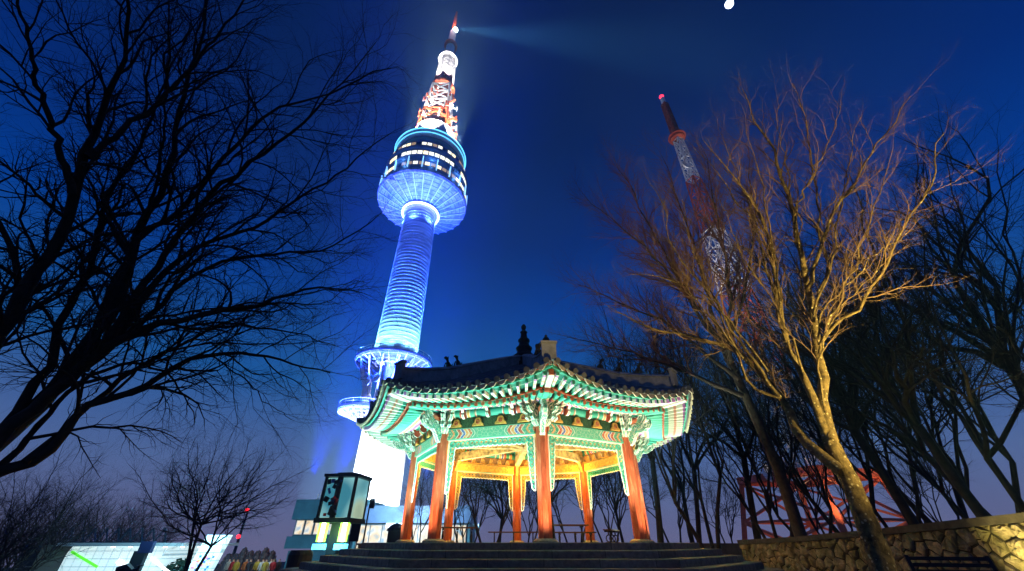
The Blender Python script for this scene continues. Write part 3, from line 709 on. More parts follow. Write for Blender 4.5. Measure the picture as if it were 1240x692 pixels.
NT = 18; xw = 6.9 * T8
for i in range(NT):
    x = -xw + (i + .5) * 2 * xw / NT; amin = max(abs(x) / T8 + .10, .4); pts = []
    nn = max(2, int((6.95 - amin) / .5) + 2)
    for j in range(nn):
        a = 6.97 + (amin - 6.97) * j / (nn - 1); s = x / (a * T8); b_ = bow(a, s)
        pts.append(Vector((x, -(a + b_), roofz(min(a, 6.9)) + lift(a, s) + .035)))
    tr.tube(pts, .088, 7, 0)
    d = (pts[0] - pts[1]).normalized()
    tr.tube([pts[0] + d * .004, pts[0] + d * .03], [.094, .088], 10, 0)
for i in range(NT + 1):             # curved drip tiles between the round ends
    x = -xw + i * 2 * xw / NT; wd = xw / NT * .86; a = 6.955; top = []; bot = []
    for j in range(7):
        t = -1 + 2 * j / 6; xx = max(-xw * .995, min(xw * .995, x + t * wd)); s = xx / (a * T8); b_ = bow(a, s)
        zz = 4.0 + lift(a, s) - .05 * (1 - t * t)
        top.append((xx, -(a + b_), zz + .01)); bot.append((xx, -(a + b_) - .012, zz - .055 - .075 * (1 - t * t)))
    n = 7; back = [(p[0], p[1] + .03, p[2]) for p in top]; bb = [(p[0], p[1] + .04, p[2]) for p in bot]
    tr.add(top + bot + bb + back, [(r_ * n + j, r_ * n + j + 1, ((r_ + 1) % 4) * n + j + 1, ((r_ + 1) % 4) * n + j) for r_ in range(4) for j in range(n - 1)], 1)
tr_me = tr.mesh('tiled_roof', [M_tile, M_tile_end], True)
for k in range(8):
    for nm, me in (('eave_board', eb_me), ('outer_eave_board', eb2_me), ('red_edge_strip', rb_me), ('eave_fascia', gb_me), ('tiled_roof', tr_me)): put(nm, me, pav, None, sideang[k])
# hip rafters and hip ridges
def hz(a): return roofz(min(a, 6.9)) + lift(a, 1)
hr = MB(); p0, p1, p2 = corner(4.5, 4.02), corner(6.35, 3.72 + lift(6.35 * C8, 1)), corner(7.20, 3.74 + LIFT * .93)
hr.bar(p0, p1, .20, .24, 0); hr.bar(corner(5.7, 3.90 + lift(5.7 * C8, 1) * .8), p2, .17, .20, 1); dd = (p2 - p1).normalized(); hr.bar(p2 + dd * .003, p2 + dd * .03, .15, .18, 2); hr.bar(p1 + Vector((0, -.002, 0)), p1 + Vector((0, -.03, 0)), .19, .22, 2)
hr_me = hr.mesh('hip_rafter', [M_teal, M_white, M_reddot])
rg = MB(); n = 16; rows = []
for i in range(n + 1):
    r_ = .45 + (6.95 - .45) * i / n; a = r_ * C8; zb = hz(a) - .05; zt = zb + .60 + .06 * math.sin(PI * i / n)
    y = -r_
    rows.append([(-.15, y, zb), (-.15, y, zt - .10), (-.20, y, zt - .09), (-.17, y, zt - .03), (-.07, y, zt + .03), (.07, y, zt + .03), (.17, y, zt - .03), (.20, y, zt - .09), (.15, y, zt - .10), (.15, y, zb)])
m_ = len(rows[0]); vs_ = [p for r_ in rows for p in r_]
rg.add(vs_, [(i * m_ + j, i * m_ + (j + 1) % m_, (i + 1) * m_ + (j + 1) % m_, (i + 1) * m_ + j) for i in range(n) for j in range(m_)] + [tuple(range(m_)), tuple(range(n * m_, n * m_ + m_))], 0)
rg.box((0, -6.99, hz(6.45) + .40), (.46, .10, .58), 1); rg.box((0, -7.0, hz(6.45) + .72), (.52, .16, .07), 1)
rg_me = rg.mesh('hip_ridge', [M_ridge, M_ridge])
# little clay guardians on the ridges
gd = MB(); gd.tube([(0, .10, 0), (0, .05, .10), (0, -.02, .20), (0, -.05, .30)], [.10, .10, .075, .05], 8); gd.tube([(0, -.04, .27), (0, -.08, .36), (0, -.16, .38), (0, -.22, .35)], [.05, .07, .06, .03], 8)
gd.tube([(0, .12, .03), (0, .20, .10), (0, .22, .24)], [.04, .03, .015], 6)
for sx in (-.06, .06): gd.tube([(sx, -.06, .20), (sx, -.11, .10), (sx, -.12, .0)], [.035, .028, .03], 6); gd.tube([(sx * .7, -.06, .38), (sx * .8, -.05, .46)], [.02, .006], 5)
gd_me = gd.mesh('ridge_guardian', M_dark, True)
gd2 = MB(); gd2.lathe([(.16, 0), (.19, .08), (.14, .18), (.10, .22), (.13, .30), (.10, .40), (.04, .46), (.05, .50), (.0, .56)], 10); gd2_me = gd2.mesh('ridge_guardian', M_dark, True)
for k in range(8):
    put('hip_rafter', hr_me, pav, None, cornang[k]); r_ = put('hip_ridge', rg_me, pav, None, cornang[k])
    if k == 0: put('ridge_guardian', gd2_me, r_, (0, -6.6, hz(6.6 * C8) + .58))
    for d in ((4.35, 4.85) if k == 7 else (5.7, 4.9, 4.1) if k == 1 else (5.0, 4.4)): put('ridge_guardian', gd_me, r_, (0, -d, hz(d * C8) + .60))
fn = MB(); fn.lathe([(.62, 0), (.62, .18), (.52, .26), (.50, .50), (.58, .56), (.58, .64), (.40, .76), (.34, .92), (.40, 1.02), (.42, 1.10), (.28, 1.22), (.24, 1.40), (.30, 1.48), (.30, 1.56), (.18, 1.68), (.15, 1.92), (.20, 2.0), (.12, 2.08), (.07, 2.14), (.12, 2.22), (.14, 2.32), (.09, 2.42), (.0, 2.50)], 20, (0, 0, 7.1))
fn.build('finial', M_dark, pav, True)
# inside: ceiling boards, crossing girders, ring beam
ci = MB()
def ring8(r, z): return [(r * math.sin(a), -r * math.cos(a), z) for a in cornang]
A8, B8, C8_ = ring8(4.68, 4.22), ring8(2.3, 5.0), ring8(2.3, 5.06); D8 = ring8(4.68, 4.28)
ci.add(A8 + B8, [(i, (i + 1) % 8, 8 + (i + 1) % 8, 8 + i) for i in range(8)]); ci.add(B8, [tuple(range(8))]); ci.build('ceiling', M_inner, pav)
ng = MB()
for i in range(40):
    a = 2 * PI * (i + .5) / 40; rr = 4.6 * C8 / math.cos(((a + PI / 8) % (PI / 4)) - PI / 8)
    ng.bar((rr * math.sin(a), -rr * math.cos(a), 4.12), (2.2 * math.sin(a), -2.2 * math.cos(a), 4.9), .11, .12)
ng.build('ceiling_rafters', M_inner, pav)
for k in range(4):
    g = MB(); a = cornang[k]; d = Vector((math.sin(a), -math.cos(a), 0)); z = 3.52 + .012 * k
    g.bar(d * -4.55 + Vector((0, 0, z)), d * 4.55 + Vector((0, 0, z)), .24, .34, 0); g.build('girder', M_inner, pav)
rgm = MB()
for i in range(8):
    a, b = Vector(ring8(2.45, 4.45)[i]), Vector(ring8(2.45, 4.45)[(i + 1) % 8]); rgm.bar(a, b, .22, .30)
rgm.build('ring_beam', M_inner_dark, pav)
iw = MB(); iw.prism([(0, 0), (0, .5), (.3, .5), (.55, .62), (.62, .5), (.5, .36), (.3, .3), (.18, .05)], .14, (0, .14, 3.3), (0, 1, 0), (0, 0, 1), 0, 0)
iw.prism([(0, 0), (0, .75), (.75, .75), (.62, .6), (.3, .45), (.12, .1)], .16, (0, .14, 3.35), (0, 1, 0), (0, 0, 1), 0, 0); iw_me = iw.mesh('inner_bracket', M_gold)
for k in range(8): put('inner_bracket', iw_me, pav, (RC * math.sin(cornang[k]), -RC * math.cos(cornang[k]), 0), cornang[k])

# lamps that light the pavilion: uplights round the platform, warm lamps under the roof
def pw(a, r, z): return Vector((PC.x + r * math.sin(a + PHI), PC.y - r * math.cos(a + PHI), z))
for k in range(8):
    a = sideang[k]
    lamp('eave_uplight', 'SPOT', pw(a, 5.85, 1.32), 1500 if k != 0 else 1300, {7: (.50, 1.0, .86), 6: (.50, 1.0, .90), 0: (1.0, .98, .66), 1: (.80, 1.0, .72), 2: (.72, 1.0, .84)}.get(k, (.8, 1, .8)), pw(a, 5.0, 5.2), .15, 130, .5)
for k in range(8):
    a = cornang[k]
    lamp('inner_lamp', 'POINT', pw(a, 3.9, 1.28 + 2.75), 165, (1, .48, .05), None, .12)
    lamp('column_uplight', 'SPOT', pw(a, 6.0, 1.34), 430, (1, .60, .30), pw(a, 4.7, 3.15), .08, 100, .9)

# benches and table under the roof
M_wood = mat('dark_bench_wood', (.06, .035, .022), .6, noise=.4, nscale=10)
M_iron = mat('dark_iron', (.02, .02, .022), .5, metal=.6)
def bench(p, rz, label, L=1.7, seat=.42):
    o = thing('bench', label, 'bench', p, rz, 'benches under the pavilion roof'); m = MB()
    for y in (-.13, .0, .13): m.box((0, y, seat), (L, .11, .045))
    m.build('seat', M_wood, o)
    for x in (-L * .38, 0, L * .38):
        m = MB(); m.ring((x, 0, .16), .13, .025, (1, 0, 0), 12, 5); m.box((x, 0, seat - .055), (.05, .36, .06)); m.box((x, 0, .345), (.05, .05, .09)); m.box((x, 0, .015), (.05, .34, .03)); m.build('leg', M_iron, o)
def table(p, rz, label, L=1.9, top=.66):
    o = thing('picnic_table', label, 'table', p, rz); m = MB()
    for y in (-.28, -.14, 0, .14, .28): m.box((0, y, top), (L, .125, .05))
    m.build('tabletop', M_wood, o)
    for x in (-L * .36, L * .36):
        m = MB(); m.bar((x, -.3, .0), (x, .12, top - .03), .06, .07); m.bar((x, .3, .0), (x, -.12, top - .03), .06, .07); m.box((x, 0, top - .06), (.06, .6, .06)); m.build('leg', M_iron, o)
def onp(u, Y): p = at(u, 655, Y); return (p.x, Y, ZP)
bench(onp(553, 18.2), .25, 'dark wooden bench at the left inside the pavilion, one end catching blue light', 1.5, .50)
bench(onp(622, 20.9), .0, 'long low dark bench behind the rear middle post of the pavilion', 2.3, .40)
bench(onp(697, 19.4), .05, 'dark bench on ring legs in front of the picnic table', 1.75, .36)
table(onp(687, 20.6), .05, 'dark picnic table inside the pavilion right of the front middle post')
bench(onp(742, 20.9), 1.1, 'dark bench seen end on inside the pavilion, left of the right front post', 1.5, .48)

# ------------------------------------------------------------------ the observation tower
TY = 91.5; TX = -.322 * TY; TZ = gh(TX, TY)
tw = thing('observation_tower', 'tall round tower lit blue, with observation pod and red and white antenna', 'tower', (TX, TY, 0))
CZ = CAM.z
M_tconc = mat('tower_white_concrete', (.72, .74, .78), .6, noise=.22, nscale=.35)
def shaft_mat():
    m, nt, b = pmat('tower_shaft_concrete', .6); tc, (x, y, z) = objxyz(nt)
    n = nt.nodes.new('ShaderNodeTexNoise'); n.inputs['Scale'].default_value = .8; n.inputs['Detail'].default_value = 6
    mp = nt.nodes.new('ShaderNodeMapping'); mp.inputs['Scale'].default_value = (.25, .25, 1.6); nt.links.new(tc.outputs['Object'], mp.inputs[0]); nt.links.new(mp.outputs[0], n.inputs['Vector'])
    c = cramp(nt, n.outputs['Fac'], [(.32, (.34, .36, .42)), (.52, (.70, .72, .76)), (.66, (.80, .82, .84))], False); nt.links.new(c, b.inputs['Base Color']); return m
M_shaft = shaft_mat()
M_tdark = mat('tower_dark_cladding', (.10, .13, .19), .35)
M_tglass = mat('tower_glass_dark', (.02, .03, .05), .1, spec=.6)
M_win = [mat('lit_window_warm', (.5, .4, .2), .4, (1, .80, .42), 2.2), mat('lit_window_pale', (.5, .5, .4), .4, (.95, .92, .70), 1.6), mat('lit_window_dim', (.2, .2, .2), .4, (.8, .55, .25), .5), mat('unlit_window', (.03, .05, .07), .15, spec=.6)]
M_orange = mat('mast_orange', (.55, .10, .03), .5); M_mwhite = mat('mast_white', (.75, .75, .75), .5); M_purple = mat('mast_dark_red', (.16, .02, .05), .5)
def zt(h): return h + CZ
# lower body
m = MB(); m.lathe([(4.9, TZ - 2), (4.8, zt(2)), (4.6, zt(22)), (4.5, zt(36))], 32, (1.4, 0, 0)); m.box((1.9, -3.4, zt(8)), (9.0, 4, 33)); m.build('lower_body', M_tconc, tw)
# shaft with ring ribs
prof = []; z0_, z1_ = 36, 89; nrb = 46
for i in range(nrb):
    z = z0_ + (z1_ - z0_) * i / nrb; r = 5.35 - .65 * (i / nrb) if z < 70 else 4.9; dz = (z1_ - z0_) / nrb
    r = 5.35 - .55 * i / nrb
    prof += [(r, zt(z)), (r, zt(z + dz * .72)), (r + .12, zt(z + dz * .76)), (r + .12, zt(z + dz * .97))]
m = MB(); m.lathe(prof, 40); sh = m.build('shaft', M_shaft, tw, True)
M_deckplate = mat('deck_plate', (.10, .12, .16), .6)
def deck(name, cx, cy, z, r, rin, spokes):
    m = MB(); m.lathe([(rin, zt(z)), (r, zt(z + .5)), (r, zt(z + 1.0)), (rin, zt(z + .9))], 40, (cx, cy, 0), 1, cap=False)
    for i in range(spokes):
        a = 2 * PI * i / spokes; d = Vector((math.cos(a), math.sin(a), 0)); c = Vector((cx, cy, 0))
        m.bar(c + d * rin * .9 + Vector((0, 0, zt(z - 1.6))), c + d * r * .98 + Vector((0, 0, zt(z + .3))), .14, .3)
        m.bar(c + d * r * .98 + Vector((0, 0, zt(z + .9))), c + d * r * .98 + Vector((0, 0, zt(z + 2.1))), .07, .07, up=(0, 1, 0))
        for q in (.4, .7, .97):
            b = 2 * PI * (i + 1) / spokes; e = Vector((math.cos(b), math.sin(b), 0)); m.bar(c + d * r * q + Vector((0, 0, zt(z + .1 - 1.2 * (1 - q)))), c + e * r * q + Vector((0, 0, zt(z + .1 - 1.2 * (1 - q)))), .12, .22)
    m.ring((cx, cy, zt(z + 2.1)), r * .98, .06, (0, 0, 1), 40, 4); m.ring((cx, cy, zt(z + 1.5)), r * .98, .04, (0, 0, 1), 40, 4)
    return m.build(name, [M_tconc, M_deckplate], tw)
deck('ring_deck', 0, 0, 36.6, 9.3, 5.2, 26); deck('side_deck', -4.2, -1.5, 24.5, 5.9, 1.5, 18)
m = MB()                                                            # struts, dishes and pipes of the neck between the decks
for i in range(14):
    a = 2 * PI * i / 14; m.bar((5.3 * math.cos(a), 5.3 * math.sin(a), zt(29)), (8.2 * math.cos(a + .2), 8.2 * math.sin(a + .2), zt(36.6)), .35, .35)
for i in range(9): m.tube([(-5.2 - .1 * (i % 2), -2.6 + .6 * i, zt(24)), (-5.5, -2.6 + .6 * i, zt(34))], .16, 6)
m.build('neck_strut', M_tconc, tw)
for (dx, dy, dz) in ((-3.6, -5.6, 30.5), (-5.9, -3.0, 33.2), (-1.2, -6.2, 31.5)):
    m = MB(); m.lathe([(0, -.35), (.7, -.2), (1.15, .15), (1.2, .3), (1.1, .3), (.6, -.05), (0, -.15)], 18); o = m.build('dish', M_mwhite, tw, True); o.location = (dx, dy, zt(dz)); o.rotation_euler = (R(80), 0, R(-30 if dx > -5 else -60))
# observation pod
PZ = ([0, 90, 94, 98, 99.6, 113, 117.6, 124, 127, 128.4, 130, 140], [0, 85, 88, 92.8, 94.2, 105.5, 109, 114, 116, 117.5, 129, 140])
def zp(h): return float(np.interp(h, *PZ)) + CZ      # levels of the pod
M_belly = mat('belly_panel', (.34, .36, .42), .5, noise=.75, nscale=.55)
m = MB(); m.lathe([(5.0, zp(94.2)), (6.1, zp(94.2)), (6.1, zp(94.9)), (14.0, zp(97.6)), (14.35, zp(98.2)), (14.35, zp(99.2)), (13.9, zp(99.6)), (5, zp(99.6))], 64, m=0)
for i in range(6):
    r = 7.2 + 1.25 * i; m.ring((0, 0, zp(94.95 + (r - 6.1) / 7.9 * 2.7 - .08)), r, .11, (0, 0, 1), 48, 4, 1)
pod = m.build('pod_belly', [M_belly, M_tdark], tw)
rm = MB(); rm.bar((6.0, 0, zp(94.75)), (14.1, 0, zp(97.5)), .26, .5); rib_me = rm.mesh('belly_rib', M_tconc)
for i in range(28): put('belly_rib', rib_me, pod, None, 2 * PI * i / 28)
m = MB(); m.ring((0, 0, zp(94.0)), 5.7, .34, (0, 0, 1), 48, 8); m.build('collar_light', mat('collar_light', (.9, .95, 1), .4, (.75, .88, 1.0), 2.6), tw, True)
m = MB(); m.lathe([(13.7, zp(99.6)), (13.9, zp(104.5)), (14.1, zp(105)), (14.1, zp(106.2)), (13.6, zp(106.6)), (13.6, zp(111)), (13.9, zp(111.5)), (13.9, zp(112.6)), (13.2, zp(113)), (13.0, zp(117)), (12.0, zp(117.6)), (11.2, zp(117.8)), (11.2, zp(124)), (5, zp(124))], 64); m.build('pod_wall', M_tdark, tw)
def winrow(zc, r, h, wd, choose, off=0):
    wm = MB(); wm.box((0, 0, 0), (wd, .12, h)); me = [wm.mesh('window', q) for q in M_win]
    rg_ = random.Random(int(zc)); n = 48
    for i in range(n):
        a = 2 * PI * i / n + off; d = math.degrees(a) % 360
        if not 160 < d < 400 and d > 40: continue                    # the far side never shows
        o = put('window', me[choose(rg_)], tw, (r * math.cos(a), r * math.sin(a), zp(zc)), a + PI / 2)
winrow(102.6, 13.84, 1.25, 1.40, lambda g: g.choices([0, 1, 2, 3], [3, 2, 2, 3])[0])
winrow(108.8, 13.64, 1.5, 1.45, lambda g: g.choices([0, 1, 2, 3], [4, 6, 1, 1])[0], .05)
winrow(114.9, 13.16, 1.2, 1.35, lambda g: g.choices([0, 1, 2, 3], [3, 6, 2, 1])[0], .1)
for a in (-150, -110, -70, -30): lamp('pod_wall_fill', 'POINT', (TX + 16.2 * math.cos(R(a)), TY + 16.2 * math.sin(R(a)), zp(105)), 900, (.10, .35, 1.0), None, .3)  # added fill lamps that brighten the pod wall, no fixture there
fn_ = MB(); fn_.box((0, 0, zp(103)), (.22, .5, 4.6)); fin_me = fn_.mesh('light_fin', mat('light_fin', (.6, .8, 1), .4, (.25, .55, 1.0), 1.5))
for i in range(20):
    a = 2 * PI * (i + .5) / 20; put('light_fin', fin_me, tw, (14.15 * math.cos(a), 14.15 * math.sin(a), 0), a + PI / 2)
m = MB(); m.lathe([(11.4, zp(123.2)), (12.3, zp(124.6)), (12.5, zp(126.6)), (12.0, zp(127.6)), (8, zp(128.4)), (7.4, zp(130)), (4, zp(130))], 64); m.build('pod_roof', M_tconc, tw)
m = MB(); m.ring((0, 0, zp(126.9)), 12.55, .22, (0, 0, 1), 72, 6); m.ring((0, 0, zp(124.4)), 12.3, .14, (0, 0, 1), 72, 6); m.build('rim_light', mat('rim_light', (.5, .8, 1), .4, (.12, .62, 1.0), 2.2), tw, True)
# antenna
def lattice(z0, z1, r0, r1, n, wd, wd2, sides=4, m=None):
    m = m or MB(); P = []
    for i in range(n + 1):
        z = z0 + (z1 - z0) * i / n; r = r0 + (r1 - r0) * i / n
        P.append([Vector((r * math.cos(2 * PI * (j + .5) / sides), r * math.sin(2 * PI * (j + .5) / sides), z)) for j in range(sides)])
    for i in range(n):
        for j in range(sides):
            k = (j + 1) % sides
            m.bar(P[i][j], P[i + 1][j], wd, wd); m.bar(P[i][j], P[i][k], wd2, wd2); m.bar(P[i][j], P[i + 1][k], wd2, wd2); m.bar(P[i][k], P[i + 1][j], wd2, wd2)
    for j in range(sides): m.bar(P[n][j], P[n][(j + 1) % sides], wd2, wd2)
    return m
lattice(zt(129), zt(141), 7.4, 6.4, 2, .8, .5).build('antenna_section', M_orange, tw)
lattice(zt(141.1), zt(160), 6.4, 5.0, 3, .7, .45).build('antenna_section', M_mwhite, tw)
lattice(zt(129), zt(160), 3.2, 2.8, 5, .6, .34, 4).build('antenna_section', M_orange, tw)
rg_ = random.Random(4)
for i in range(52):
    m = MB(); a = rg_.random() * 6.28; z = zt(130 + rg_.random() * 22); r = 6.6 - (z - zt(130)) * .06; d = Vector((math.cos(a), math.sin(a), 0)); p = d * r + Vector((0, 0, z))
    m.bar(p - d * 1.5, p + d * (1.2 + rg_.random()), .32, .32); m.bar(p + d * 1.5 + Vector((0, 0, -1.4)), p + d * 1.5 + Vector((0, 0, 1.4)), .45, .3, up=(d.x, d.y, .1))
    m.build('aerial_arm', M_orange if i % 3 else M_mwhite, tw)
m = MB(); m.lathe([(4.6, zt(160)), (5.2, zt(160.3)), (5.2, zt(161.2)), (3, zt(161.4))], 20); m.build('antenna_collar', M_orange, tw)
lattice(zt(161.4), zt(168), 4.2, 3.9, 2, .8, .5, 6).build('antenna_section', M_purple, tw)
m = lattice(zt(168), zt(184.5), 3.9, 3.6, 5, .45, .3, 8); m.lathe([(2.9, zt(168)), (2.9, zt(184))], 16); m.ring((0, 0, zt(185)), 3.9, .6, (0, 0, 1), 24, 6); m.build('antenna_section', M_mwhite, tw)
m = MB(); m.lathe([(2.2, zt(185)), (2.0, zt(198))], 14); m.build('antenna_section', M_mwhite, tw)
m = MB(); m.lathe([(3.1, zt(198)), (3.1, zt(199.6)), (1.2, zt(199.8))], 16); m.lathe([(2.7, zt(187.2)), (2.7, zt(188.8))], 16); m.build('antenna_collar', M_orange, tw)
m = MB(); m.lathe([(1.8, zt(199.4)), (1.6, zt(213))], 12); 
for i in range(8): m.bar((1.1, 1.1 * (-1) ** i, zt(200 + 1.6 * i)), (-1.1, 1.1 * (-1) ** (i + 1), zt(200.8 + 1.6 * i)), .3, .3)
m.build('antenna_section', M_mwhite, tw)
m = MB(); m.lathe([(.95, zt(213)), (.8, zt(229)), (.45, zt(236))], 10); m.build('antenna_tip', M_orange, tw)
m = MB(); m.lathe([(.3, zt(212.4)), (1.0, zt(212.7)), (1.2, zt(213.4)), (.9, zt(214.2)), (.2, zt(214.6))], 14, (1.2, -1.0, 0)); m.build('beacon', mat('beacon_white', (1, 1, 1), .4, (.9, .96, 1), 30), tw, True)
# tower floodlights
for a in (-135, -90, -45, 0, 180):
    p = (TX + 8.9 * math.cos(R(a)), TY + 8.9 * math.sin(R(a)), zt(38.2))
    lamp('shaft_floodlight', 'SPOT', p, 170000, (.016, .075, 1.0), (TX + 4.6 * math.cos(R(a)), TY + 4.6 * math.sin(R(a)), zt(86)), .4, 34, .9)
for a, q in ((-100, 1.0), (-35, 1.0), (-150, 1.0), (150, .6), (30, .6)):
    p = (TX + 12 * math.cos(R(a)), TY + 12 * math.sin(R(a)), 12)
    lamp('tower_floodlight', 'SPOT', p, 1000000 * q, (.005, .050, 1.0), (TX + 5 * math.cos(R(a)), TY + 5 * math.sin(R(a)), zt(88)), .6, 46, .9)
for a in (-130, -90, -50, -10, -170):
    p = (TX + 8.7 * math.cos(R(a)), TY + 8.7 * math.sin(R(a)), zt(38.1))
    lamp('deck_floodlight', 'SPOT', p, 11000, (.20, .62, 1.0), (TX, TY, zt(62)), .4, 90, .8)
for a in (-100, -45, -160):
    p = (TX + 13 * math.cos(R(a)), TY + 13 * math.sin(R(a)), zt(3))
    lamp('foot_floodlight', 'SPOT', p, 90000, (.92, .97, 1.0), (TX, TY, zt(22)), .5, 100, .5)
for i in range(6):
    a = 2 * PI * i / 6 + .4; lamp('belly_floodlight', 'SPOT', (TX + 6.2 * math.cos(a), TY + 6.2 * math.sin(a), zt(81)), 9500, (.05, .12, 1.0), (TX + 9 * math.cos(a), TY + 9 * math.sin(a), zt(93)), .4, 130, .5)
for i in range(5):
    a = 2 * PI * i / 5 - PI / 2; lamp('antenna_floodlight', 'SPOT', (TX + 11 * math.cos(a), TY + 11 * math.sin(a), zt(119)), 250000, (1, .93, .84), (TX, TY, zt(150)), .4, 54, .6)
for a in (-120, -60, -170, 0): lamp('antenna_top_lamp', 'SPOT', (TX + 7 * math.cos(R(a)), TY + 7 * math.sin(R(a)), zt(161.5)), 42000, (1, .90, .84), (TX, TY, zt(206)), .4, 45, .6)
for a in (-120, -40): lamp('antenna_tip_lamp', 'POINT', (TX + 4 * math.cos(R(a)), TY + 4 * math.sin(R(a)), zt(218)), 2600, (1, .6, .6), None, .3)

lamp('beacon_beam', 'SPOT', (TX + 2.2, TY - 1.2, zt(213.4)), 6500000, (.34, .72, 1.0), (TX + 70, TY + 2.5, zt(210.5)), .5, 24, 1.0)

# ------------------------------------------------------------------ red and white lattice mast
MY = 70.0; MX = .685 * MY
ms = thing('lattice_mast', 'red and white lattice broadcasting mast on a wide orange lattice base behind the trees', 'mast', (MX, MY, 0))
ms.rotation_euler = (0, 0, .35)
M_rust = mat('mast_red', (.38, .06, .025), .55)
lattice(gh(MX, MY) - 1, zt(8.4), 12.2, 9.6, 2, .75, .32).build('base_frame', M_orange, ms)
m = MB()
for j in range(4):
    a, b = 2 * PI * (j + .5) / 4, 2 * PI * (j + 1.5) / 4; m.bar((9.8 * math.cos(a), 9.8 * math.sin(a), zt(8.9)), (9.8 * math.cos(b), 9.8 * math.sin(b), zt(8.9)), .9, 1.0)
    m.bar((9.8 * math.cos(a), 9.8 * math.sin(a), zt(8.7)), (4.2 * math.cos(a), 4.2 * math.sin(a), zt(8.7)), .5, .6)
m.build('base_platform', M_orange, ms)
secs = [(9.5, 26, 4.6, 3.7, M_mwhite), (26.2, 45, 3.7, 3.0, M_rust), (45.2, 62, 3.0, 2.4, M_mwhite), (62.2, 80, 2.4, 1.8, M_rust), (80.2, 97, 1.6, 1.25, M_mwhite)]
for z0_, z1_, r0, r1, mm in secs: lattice(zt(z0_), zt(z1_), r0, r1, max(3, int((z1_ - z0_) / (r0 * 2.1))), .34, .18).build('mast_section', mm, ms)
m = MB(); m.lathe([(1.9, zt(97)), (2.1, zt(97.2)), (2.1, zt(99.2)), (1.9, zt(99.2))], 16); m.ring((0, 0, zt(98.2)), 2.3, .2, (0, 0, 1), 16, 5); m.build('mast_collar', M_rust, ms)
lattice(zt(99.4), zt(115), 1.15, .95, 6, .34, .2).build('mast_section', M_rust, ms)
m = MB(); m.lathe([(.75, zt(99.4)), (.62, zt(115))], 10); m.build('mast_tube', M_rust, ms)
m = MB(); m.lathe([(.75, zt(115)), (.7, zt(118.2))], 10); m.build('mast_cap', M_mwhite, ms)
m = MB(); m.lathe([(.2, zt(118.3)), (.65, zt(118.6)), (.7, zt(119.3)), (.2, zt(119.8))], 12); m.build('beacon', mat('beacon_red', (.9, .1, .1), .4, (1, .02, .05), 5), ms, True)
m = MB(); m.lathe([(0, -.4), (.9, -.15), (1.3, .3), (1.2, .35), (.8, 0), (0, -.2)], 16); 
for (x, y, z, rz) in ((-3.0, -1.5, 83, 0), (-11.0, -2.0, 8.8, .3), (3.5, -3, 22, 1.0)):
    o = put('dish', m.mesh('dish', M_mwhite, True), ms, (x, y, zt(z))); o.rotation_euler = (R(85), 0, rz)
for i in range(2):
    a = R(-110 + 60 * i); lamp('mast_floodlight', 'SPOT', (MX + 14 * math.cos(a), MY + 14 * math.sin(a), 1.5), 6000, (1, .80, .62), (MX, MY, zt(55)), .4, 80, .5)
lamp('mast_base_lamp', 'POINT', (MX, MY - 1, 4.5), 900, (1, .62, .30), None, .4)
for a in (-130, -50): lamp('mast_upper_floodlight', 'SPOT', (MX + 11 * math.cos(R(a)), MY + 11 * math.sin(R(a)), zt(9.6)), 110000, (.95, .88, .88), (MX, MY, zt(95)), .4, 34, .9)

# ------------------------------------------------------------------ moon
m = MB(); m.lathe([(math.sin(PI * i / 16) * 25, -math.cos(PI * i / 16) * 25) for i in range(17)], 32, cap=False)
mn = m.build('moon', mat('moon_glow', (.9, .9, .9), .9, (.92, .97, 1), 9), None, True); mn.location = MOON_DIR * 3400; tag(mn, 'small bright moon high in the dark sky, right of the two masts', 'moon')

# ------------------------------------------------------------------ stone wall and bench at right
def stone_mat():
    m, nt, b = pmat('rubble_stone', .85); oi = nt.nodes.new('ShaderNodeObjectInfo'); tc = nt.nodes.new('ShaderNodeTexCoord')
    n = nt.nodes.new('ShaderNodeTexNoise'); n.inputs['Scale'].default_value = 5; n.inputs['Detail'].default_value = 8; n.inputs['Roughness'].default_value = .72
    nt.links.new(tc.outputs['Object'], n.inputs['Vector'])
    n2 = nt.nodes.new('ShaderNodeTexNoise'); n2.inputs['Scale'].default_value = 2.4; nt.links.new(tc.outputs['Object'], n2.inputs['Vector'])
    c = cramp(nt, n.outputs['Fac'], [(.3, (.10, .085, .055)), (.55, (.26, .22, .15)), (.72, (.38, .34, .26))], False)
    f2 = mth(nt, 'MULTIPLY', mth(nt, 'SUBTRACT', n2.outputs['Fac'], .38), 3.2); f2 = mth(nt, 'MINIMUM', mth(nt, 'MAXIMUM', f2, 0), .85); c2 = mixc(nt, f2, c, (.085, .080, .030)); nt.links.new(c2, b.inputs['Base Color'])
    bp = nt.nodes.new('ShaderNodeBump'); bp.inputs['Strength'].default_value = .8; bp.inputs['Distance'].default_value = .03; nt.links.new(n.outputs['Fac'], bp.inputs['Height']); nt.links.new(bp.outputs[0], b.inputs['Normal']); return m
M_stone = stone_mat(); M_mortar = mat('wall_mortar', (.028, .025, .013), .95, noise=.4, nscale=9, bump=.5)
M_cope = mat('wall_coping', (.05, .045, .04), .9, noise=.5, nscale=5, bump=.6)
wl_pts = [(9.9, 20.2, 1.19), (10.0, 16.5, 1.26), (10.25, 13.0, 1.40), (10.15, 10.0, 1.53), (10.16, 9.0, 1.57), (9.9, 6.5, 1.70)]
wall = thing('stone_wall', 'rubble stone retaining wall with dark coping, right end lit yellow behind the bench', 'wall', (10, 12, 0))
W0 = Vector((10, 12, 0)); rg_ = random.Random(8)
mb, cp, stn = MB(), MB(), MB()
